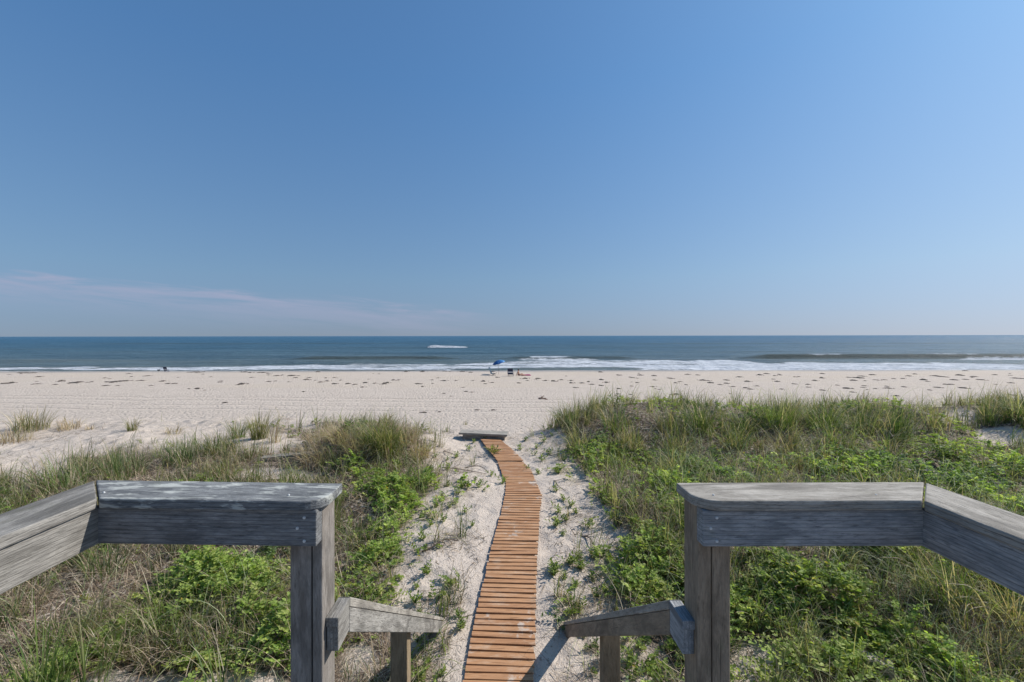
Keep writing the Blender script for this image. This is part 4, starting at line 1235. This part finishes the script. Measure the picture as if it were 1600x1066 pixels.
# ------------------------------------------------------------------ seaweed
def seaweed():
    ms = []
    for k in range(9):
        rs = np.random.default_rng(100 + k)
        n = 16; rings = 4
        V = [(0, 0, .10)]; Fc = []
        ph = rs.uniform(0, 6, 4)
        for r in range(1, rings + 1):
            for j in range(n):
                a = 6.283 * j / n
                q = (r / rings) * .5 * (1 + .35 * math.sin(2 * a + ph[0]) + .25 * math.sin(3 * a + ph[1]) + .22 * math.sin(7 * a + ph[2]) + rs.normal(0, .1))
                V.append((q * math.cos(a), q * math.sin(a), max(-.02, .10 * (1 - (r / rings) ** 1.6) + (rs.normal(0, .018) if r < rings else -.03))))
        T = []
        for j in range(n):
            T.append((0, 1 + j, 1 + (j + 1) % n))
        Q = []
        for r in range(rings - 1):
            for j in range(n):
                a = 1 + r * n + j; b = 1 + r * n + (j + 1) % n
                Q.append((a, a + n, b + n, b))
        for q in range(5):
            cx_, cy_ = rs.uniform(-1.1, 1.1), rs.uniform(-.5, .5); r_ = rs.uniform(.06, .16); b0 = len(V)
            V.append((cx_, cy_, .05))
            for j in range(6):
                a = 6.283 * j / 6; rr_ = r_ * rs.uniform(.6, 1.4); V.append((cx_ + rr_ * 1.6 * math.cos(a), cy_ + rr_ * math.sin(a), -.01))
            for j in range(6): T.append((b0, b0 + 1 + j, b0 + 1 + (j + 1) % 6))
        o = mesh_np('seaweed_clump', np.array(V), [np.array(T), np.array(Q)], M['weed'])
        ms.append(o.data); bpy.data.objects.remove(o)
    pts = []
    # read from the photograph: (u, v, width px)
    known = [(10, 598, 12), (18, 597, 9), (60, 588, 8), (50, 582, 12), (30, 581, 6), (38, 582, 8), (95, 595, 10), (55, 599, 7), (118, 597, 18), (187, 595, 20), (175, 597, 8), (165, 602, 6),
             (184, 602, 5), (221, 594, 10), (217, 594, 6), (235, 602, 6), (230, 587, 6), (205, 588, 7), (163, 590, 6), (300, 581, 13), (307, 582, 6), (254, 595, 9), (262, 599, 8), (272, 599, 6),
             (308, 607, 7), (295, 607, 5), (320, 609, 4), (378, 599, 11), (372, 601, 5), (351, 629, 7), (382, 581, 8), (390, 582, 6), (405, 582, 6), (418, 583, 7), (441, 586, 7), (455, 587, 9),
             (466, 587, 6), (462, 590, 6), (420, 596, 6), (430, 595, 5), (377, 600, 9), (478, 593, 10), (492, 594, 5), (483, 590, 6), (474, 612, 6), (500, 597, 6), (510, 595, 8), (522, 590, 6),
             (522, 600, 8), (543, 600, 8), (554, 601, 6), (566, 605, 7), (570, 598, 9), (532, 594, 4), (585, 599, 6), (600, 600, 8), (614, 594, 8), (622, 594, 8), (605, 598, 8), (653, 600, 11), (660, 604, 6),
             (660, 581, 8), (634, 581, 7), (695, 580, 8), (722, 581, 9), (735, 582, 6), (755, 596, 9), (758, 600, 6), (769, 598, 8), (675, 594, 6), (694, 595, 8), (712, 595, 5), (728, 612, 5),
             (704, 619, 5), (737, 613, 5), (694, 615, 4), (820, 592, 10), (824, 595, 5), (840, 592, 9), (838, 594, 6), (852, 595, 6), (864, 596, 8), (877, 594, 7), (892, 595, 8), (892, 599, 9),
             (909, 599, 10), (919, 597, 6), (925, 601, 7), (938, 603, 8), (947, 598, 11), (966, 608, 6), (898, 606, 8), (938, 582, 7), (966, 587, 8), (985, 590, 5), (1000, 587, 9), (1020, 605, 9),
             (1024, 608, 5), (1030, 609, 6), (1022, 588, 7), (1047, 592, 9), (1055, 599, 9), (1062, 597, 6), (1072, 602, 8), (1074, 586, 6), (1098, 595, 13), (1106, 596, 7), (1110, 599, 9),
             (1090, 587, 6), (1135, 595, 8), (1125, 602, 6), (1135, 600, 8), (1155, 590, 9), (1168, 597, 8), (1145, 605, 9), (1164, 607, 11), (1172, 609, 7), (1187, 587, 10), (1198, 585, 6),
             (1214, 597, 8), (1221, 609, 9), (1242, 590, 7), (1240, 601, 6), (1262, 602, 7), (1273, 596, 7), (1284, 592, 9), (1262, 606, 5), (1308, 603, 7), (1285, 611, 8), (1322, 608, 12),
             (1331, 614, 8), (1326, 591, 8), (1334, 596, 9), (1346, 589, 10), (1342, 592, 12), (1355, 610, 5), (1363, 587, 9), (1385, 605, 8), (1387, 608, 9), (1396, 593, 8), (1410, 593, 7),
             (1382, 595, 7), (1420, 589, 8), (1412, 606, 9), (1430, 586, 7), (1443, 595, 8), (1462, 589, 9), (1470, 590, 7), (1490, 595, 7), (1478, 602, 8), (1500, 588, 9), (1522, 590, 12),
             (1532, 595, 8), (1486, 602, 6), (1509, 581, 6), (1505, 608, 9), (1590, 593, 11), (1556, 602, 5), (1465, 607, 7), (1452, 611, 6), (1580, 600, 6), (1400, 620, 9), (1350, 604, 6),
             (1056, 617, 12), (985, 617, 6), (962, 619, 5), (962, 631, 5), (968, 620, 5), (1210, 588, 5), (1140, 616, 5), (1580, 619, 7), (776, 590, 5), (745, 641, 9), (770, 641, 8), (662, 645, 14), (686, 644, 7)]
    for (u, v, w) in known: pts.append((u, v, w))
    for _ in range(70):
        u = random.uniform(-60, 1660); v = 580 + abs(random.gauss(0, 14)) + (4 if u > 800 else 0)
        if 740 < u < 830 and v < 592: continue
        pts.append((u, v, random.uniform(3, 7)))
    for (u, v, w) in pts:
        x, y = unpix(u, v, 16)
        if y > 68.5: y = 68.3; x = (u - U0) * y / F
        o = bpy.data.objects.new('seaweed_clump', random.choice(ms)); COL.objects.link(o)
        s = w * y / F * random.uniform(.6, 1.0)
        hz = random.uniform(.9, 1.6)
        o.scale = (s, s * random.uniform(1.2, 2.6) * (.8 if y > 45 else .6), hz * .75 * min(1, s / .6))
        place(o, x, y, .01); o.rotation_euler.z = random.uniform(-.35, .35)
        third = 'left' if u < 620 else ('middle' if u < 1000 else 'right')
        tag(o, 'dark dried seaweed clump lying on the %s stretch of the beach' % third, 'seaweed', 'seaweed clumps on the %s stretch of the beach' % third)

# ------------------------------------------------------------------ beach people and gear
def tube_mesh(paths, r, m=8):
    V, Fc = [], []
    for p in paths:
        p = [np.array(q, float) for q in p]; base = len(V)
        for i, c in enumerate(p):
            tg = p[min(i + 1, len(p) - 1)] - p[max(i - 1, 0)]; tg /= np.linalg.norm(tg)
            a_ = np.array((0, 0, 1.)) if abs(tg[2]) < .9 else np.array((1., 0, 0))
            s_ = np.cross(tg, a_); s_ /= np.linalg.norm(s_); t2 = np.cross(s_, tg)
            for j in range(m):
                an = 6.283 * j / m; V.append(c + r * (math.cos(an) * s_ + math.sin(an) * t2))
        for i in range(len(p) - 1):
            for j in range(m):
                j2 = (j + 1) % m; Fc.append((base + i * m + j, base + i * m + j2, base + (i + 1) * m + j2, base + (i + 1) * m + j))
    return np.array(V), np.array(Fc)

def beach_chair(x, y, rz, fabric, stripe, label, s=1.0, back_ang=25, group='folding beach chairs by the water'):
    """low folding chair: sling seat, reclined back, tube frame, arm rests.  Faces local +X"""
    t = empty('beach_chair', (x, y, float(terrain(x, y)) + CZ))
    t.rotation_euler.z = rz
    w = .29
    seat = [(-.02, .20), (.18, .185), (.36, .20), (.50, .25)]
    ba = math.tan(R(back_ang))
    back = [(-.02, .20), (-.02 - .25 * ba, .45), (-.02 - .50 * ba, .70), (-.02 - .64 * ba, .84)]
    def sling(pts, name, mat, parent, y0=-w + .02, y1=w - .02, off=0):
        V = []; 
        for (a, b) in pts:
            for yy in (y0, y1): V.append((a - off, yy, b)); V.append((a - .012 - off, yy, b - .012))
        V = np.array(V); Fc = []
        for i in range(len(pts) - 1):
            b0 = i * 4; b1 = b0 + 4
            Fc += [(b0, b0 + 2, b1 + 2, b1), (b0 + 1, b1 + 1, b1 + 3, b0 + 3), (b0, b1, b1 + 1, b0 + 1), (b0 + 2, b0 + 3, b1 + 3, b1 + 2)]
        e = (len(pts) - 1) * 4
        Fc += [(0, 1, 3, 2), (e, e + 2, e + 3, e + 1)]
        return mesh_np(name, V, np.array(Fc), mat, parent)
    sling(seat, 'seat', fabric, t)
    bk = sling(back, 'backrest', fabric, t)
    if stripe:
        mid = [(back[1][0] - .018, back[1][1] - .04), (back[1][0] - .018 - .1 * ba, back[1][1] + .06)]
        sling(mid, 'stripe', stripe, bk)
    paths = []
    for sy in (-w, w):
        paths.append([(q[0], sy, q[1]) for q in back]); paths.append([(q[0], sy, q[1]) for q in seat])
        paths.append([(.46, sy, .24), (.02, sy, .0)]); paths.append([(.0, sy, .2), (.44, sy, .0)])
    paths.append([(back[-1][0], -w, back[-1][1]), (back[-1][0], w, back[-1][1])])
    paths.append([(.02, -w, .01), (.02, w, .01)]); paths.append([(.44, -w, .01), (.44, w, .01)])
    V, Fc = tube_mesh(paths, .014)
    mesh_np('frame', V, Fc, M['dark_tube'], t, smooth=True)
    for sy in (-w - .02, w + .02):
        V, Fc = tube_mesh([[(-.1, sy, .40), (.1, sy, .42), (.32, sy, .40)]], .024)
        mesh_np('armrest', V, Fc, M['dark_tube'], t, smooth=True)
    t.scale = (s, s, s)
    tag(t, label, 'beach chair', group)
    return t

def person(x, y, rz, label):
    """sits on the sand facing local +X, knees raised a little, leaning on hands behind"""
    t = empty('person', (x, y, float(terrain(x, y)) + CZ)); t.rotation_euler.z = rz
    J = {}
    v = []; e = []; rad = []
    def add(p, r, parent=None):
        v.append(p); rad.append(r)
        if parent is not None: e.append((parent, len(v) - 1))
        return len(v) - 1
    pel = add((0, 0, .13), .125)
    wa = add((-.06, 0, .32), .11, pel); ch = add((-.10, 0, .50), .135, wa); ne = add((-.09, 0, .64), .055, ch)
    h1 = add((-.075, 0, .72), .075, ne); h2 = add((-.07, 0, .80), .092, h1); h3 = add((-.07, 0, .87), .06, h2)
    for s in (-1, 1):
        hp = add((.05, .10 * s, .11), .09, pel); kn = add((.42, .12 * s, .30 if s > 0 else .16), .058, hp)
        an = add((.78, .12 * s, .07), .036, kn); ft = add((.86, .13 * s, .15), .03, an)
        sh = add((-.11, .19 * s, .56), .055, ch); el_ = add((-.25, .24 * s, .33), .04, sh); hd = add((-.32, .25 * s, .06), .03, el_)
        add((-.39, .26 * s, .03), .02, hd)
    me = bpy.data.meshes.new('body'); me.from_pydata(v, e, []); me.update()
    o = bpy.data.objects.new('body', me); COL.objects.link(o); o.parent = t
    sk = o.modifiers.new('skin', 'SKIN')
    for i, r in enumerate(rad):
        me.skin_vertices[0].data[i].radius = (r, r)
    me.skin_vertices[0].data[0].use_root = True
    sb = o.modifiers.new('sub', 'SUBSURF'); sb.levels = 2; sb.render_levels = 2
    me.materials.append(M['skin'])
    # hair cap and swimsuit
    def blob(name, c, r, sc_, mat):
        bm = bmesh.new(); bmesh.ops.create_uvsphere(bm, u_segments=14, v_segments=10, radius=r)
        for q in bm.verts: q.co = Vector((q.co.x * sc_[0] + c[0], q.co.y * sc_[1] + c[1], q.co.z * sc_[2] + c[2]))
        m_ = bpy.data.meshes.new(name); bm.to_mesh(m_); bm.free(); m_.materials.append(mat)
        ob = bpy.data.objects.new(name, m_); COL.objects.link(ob); ob.parent = t; return ob
    blob('hair', (-.10, 0, .83), .115, (1, .95, 1.05), M['hair'])
    blob('swimsuit', (-.01, 0, .17), .165, (1, 1.05, .85), M['swim'])
    tag(t, label, 'person')
    return t

def umbrella(x, y, label):
    t = empty('beach_umbrella', (x, y, float(terrain(x, y)) + CZ))
    H = 1.98; Rr = .95; n = 8
    tilt = Matrix.Rotation(R(-16), 3, 'Y') @ Matrix.Rotation(R(8), 3, 'X')
    for k in range(n):
        V = []; Fc = []; m = 6; q = 5
        for i in range(q + 1):
            r = Rr * i / q
            for j in range(m + 1):
                a = 6.2832 * (k + j / m) / n
                sag = 1 - .06 * math.sin(math.pi * j / m) * (i / q)
                z = .40 * (1 - (i / q) ** 1.7) + .03 * math.sin(math.pi * j / m) * (i / q)
                V.append(tilt @ Vector((r * sag * math.cos(a), r * sag * math.sin(a), z - .10)) + Vector((.0, 0, H - .3)))
        for i in range(q):
            for j in range(m):
                a = i * (m + 1) + j; Fc.append((a, a + 1, a + m + 2, a + m + 1))
        o = mesh_np('canopy_panel', np.array(V), np.array(Fc), M['blue2'] if k in (0, 7) else M['blue'], t, smooth=True)
        sm = o.modifiers.new('s', 'SOLIDIFY'); sm.thickness = .006
        a = 6.2832 * k / n
        pts = []
        for i in range(q + 1):
            r = Rr * i / q * 1.005
            pts.append(tilt @ Vector((r * math.cos(a), r * math.sin(a), .40 * (1 - (i / q) ** 1.7) - .112)) + Vector((0, 0, H - .3)))
        Vt, Ft = tube_mesh([pts], .006, 5); mesh_np('rib', Vt, Ft, M['alu'], t, smooth=True)
    topp = tilt @ Vector((0, 0, .36)) + Vector((0, 0, H - .3))
    Vt, Ft = tube_mesh([[(0.0, 0, -.25), (0, 0, H - .6), tuple(topp)]], .013); mesh_np('pole', Vt, Ft, M['drift'], t, smooth=True)
    tag(t, label, 'umbrella')

def beach_scene():
    def at(u, v):
        y = 58.0
        for _ in range(20):
            x = (u - U0) * y / F; y = -float(smoothbase(x, y)) * F / (v - V0)
        return x, y
    x, y = at(768, 586.5); beach_chair(x, y, R(-12), M['teal'], None, 'teal beach chair seen from the side, left of the group under the blue umbrella', 1.3, 20)
    x, y = at(797.5, 588); beach_chair(x, y, R(80), M['navy'], M['white'], 'navy beach chair with pale stripe, between the teal chair and the person', 1.22, 16)
    x, y = at(811, 587.5); person(x, y, R(8), 'person with dark hair sitting on the sand facing right, right of the two chairs')
    x, y = at(822, 587)
    # crumpled towel
    n = 14
    g = np.linspace(-1, 1, n); X, Y = np.meshgrid(g, g)
    Z = .05 + .10 * fbm(X * 2, Y * 2, 1.4, 2) * (1 - .5 * (X ** 2 + Y ** 2) / 2) ; Z[0, :] = Z[-1, :] = 0; Z[:, 0] = Z[:, -1] = 0
    V = np.stack([X * .65, Y * .4, Z * 1.5], -1).reshape(-1, 3)
    a = (np.arange(n - 1)[:, None] * n + np.arange(n - 1)[None, :]).ravel()
    o = mesh_np('beach_towel', V, np.stack([a, a + 1, a + n + 1, a + n], 1), M['towel'], smooth=True); place(o, x, y, .0)
    tag(o, 'crumpled magenta towel on the sand at the feet of the sitting person', 'towel')
    x, y = at(779, 585.0); umbrella(x, y, 'blue beach umbrella open above the group by the surf')
    y = 67.5; x = (259 - U0) * y / F; beach_chair(x, y, R(90), M['navy'], M['white'], 'dark beach chair alone at the waterline far left', .95, 20)
    # small shore bird
    y = 68.0
    bm = bmesh.new()
    bmesh.ops.create_uvsphere(bm, u_segments=12, v_segments=8, radius=.1)
    for q in bm.verts: q.co = Vector((q.co.x * 1.9 - (.06 if q.co.x < -.07 else 0), q.co.y * .9, q.co.z * 1.0 + .26 + (.03 if q.co.x < -.07 else 0)))
    r_ = bmesh.ops.create_uvsphere(bm, u_segments=10, v_segments=8, radius=.06)
    for q in r_['verts']: q.co += Vector((.19, 0, .38))
    r_ = bmesh.ops.create_cone(bm, segments=8, radius1=.05, radius2=.04, depth=.14, cap_ends=True)
    for q in r_['verts']: q.co = Matrix.Rotation(R(25), 3, 'Y') @ q.co + Vector((.165, 0, .32))
    r_ = bmesh.ops.create_cone(bm, segments=6, radius1=.016, radius2=.002, depth=.09, cap_ends=True)
    for q in r_['verts']: q.co = Matrix.Rotation(R(90), 3, 'Y') @ q.co + Vector((.28, 0, .375))
    for sy in (-.03, .03):
        r_ = bmesh.ops.create_cone(bm, segments=6, radius1=.008, radius2=.008, depth=.2, cap_ends=True)
        for q in r_['verts']: q.co += Vector((.0, sy, .09))
    me = bpy.data.meshes.new('shore_bird'); bm.to_mesh(me); bm.free(); me.materials.append(M['bird'])
    o = bpy.data.objects.new('shore_bird', me); COL.objects.link(o); place(o, (248 - U0) * y / F, y)
    tag(o, 'small dark shore bird standing left of the lone chair at the waterline', 'bird')

build_ground()
build_sea()
railing(-1)
railing(1)
stairs()
walkway()
end_step()
woods()
scatter_veg()
clumps()
small_plants()
seaweed()
beach_scene()
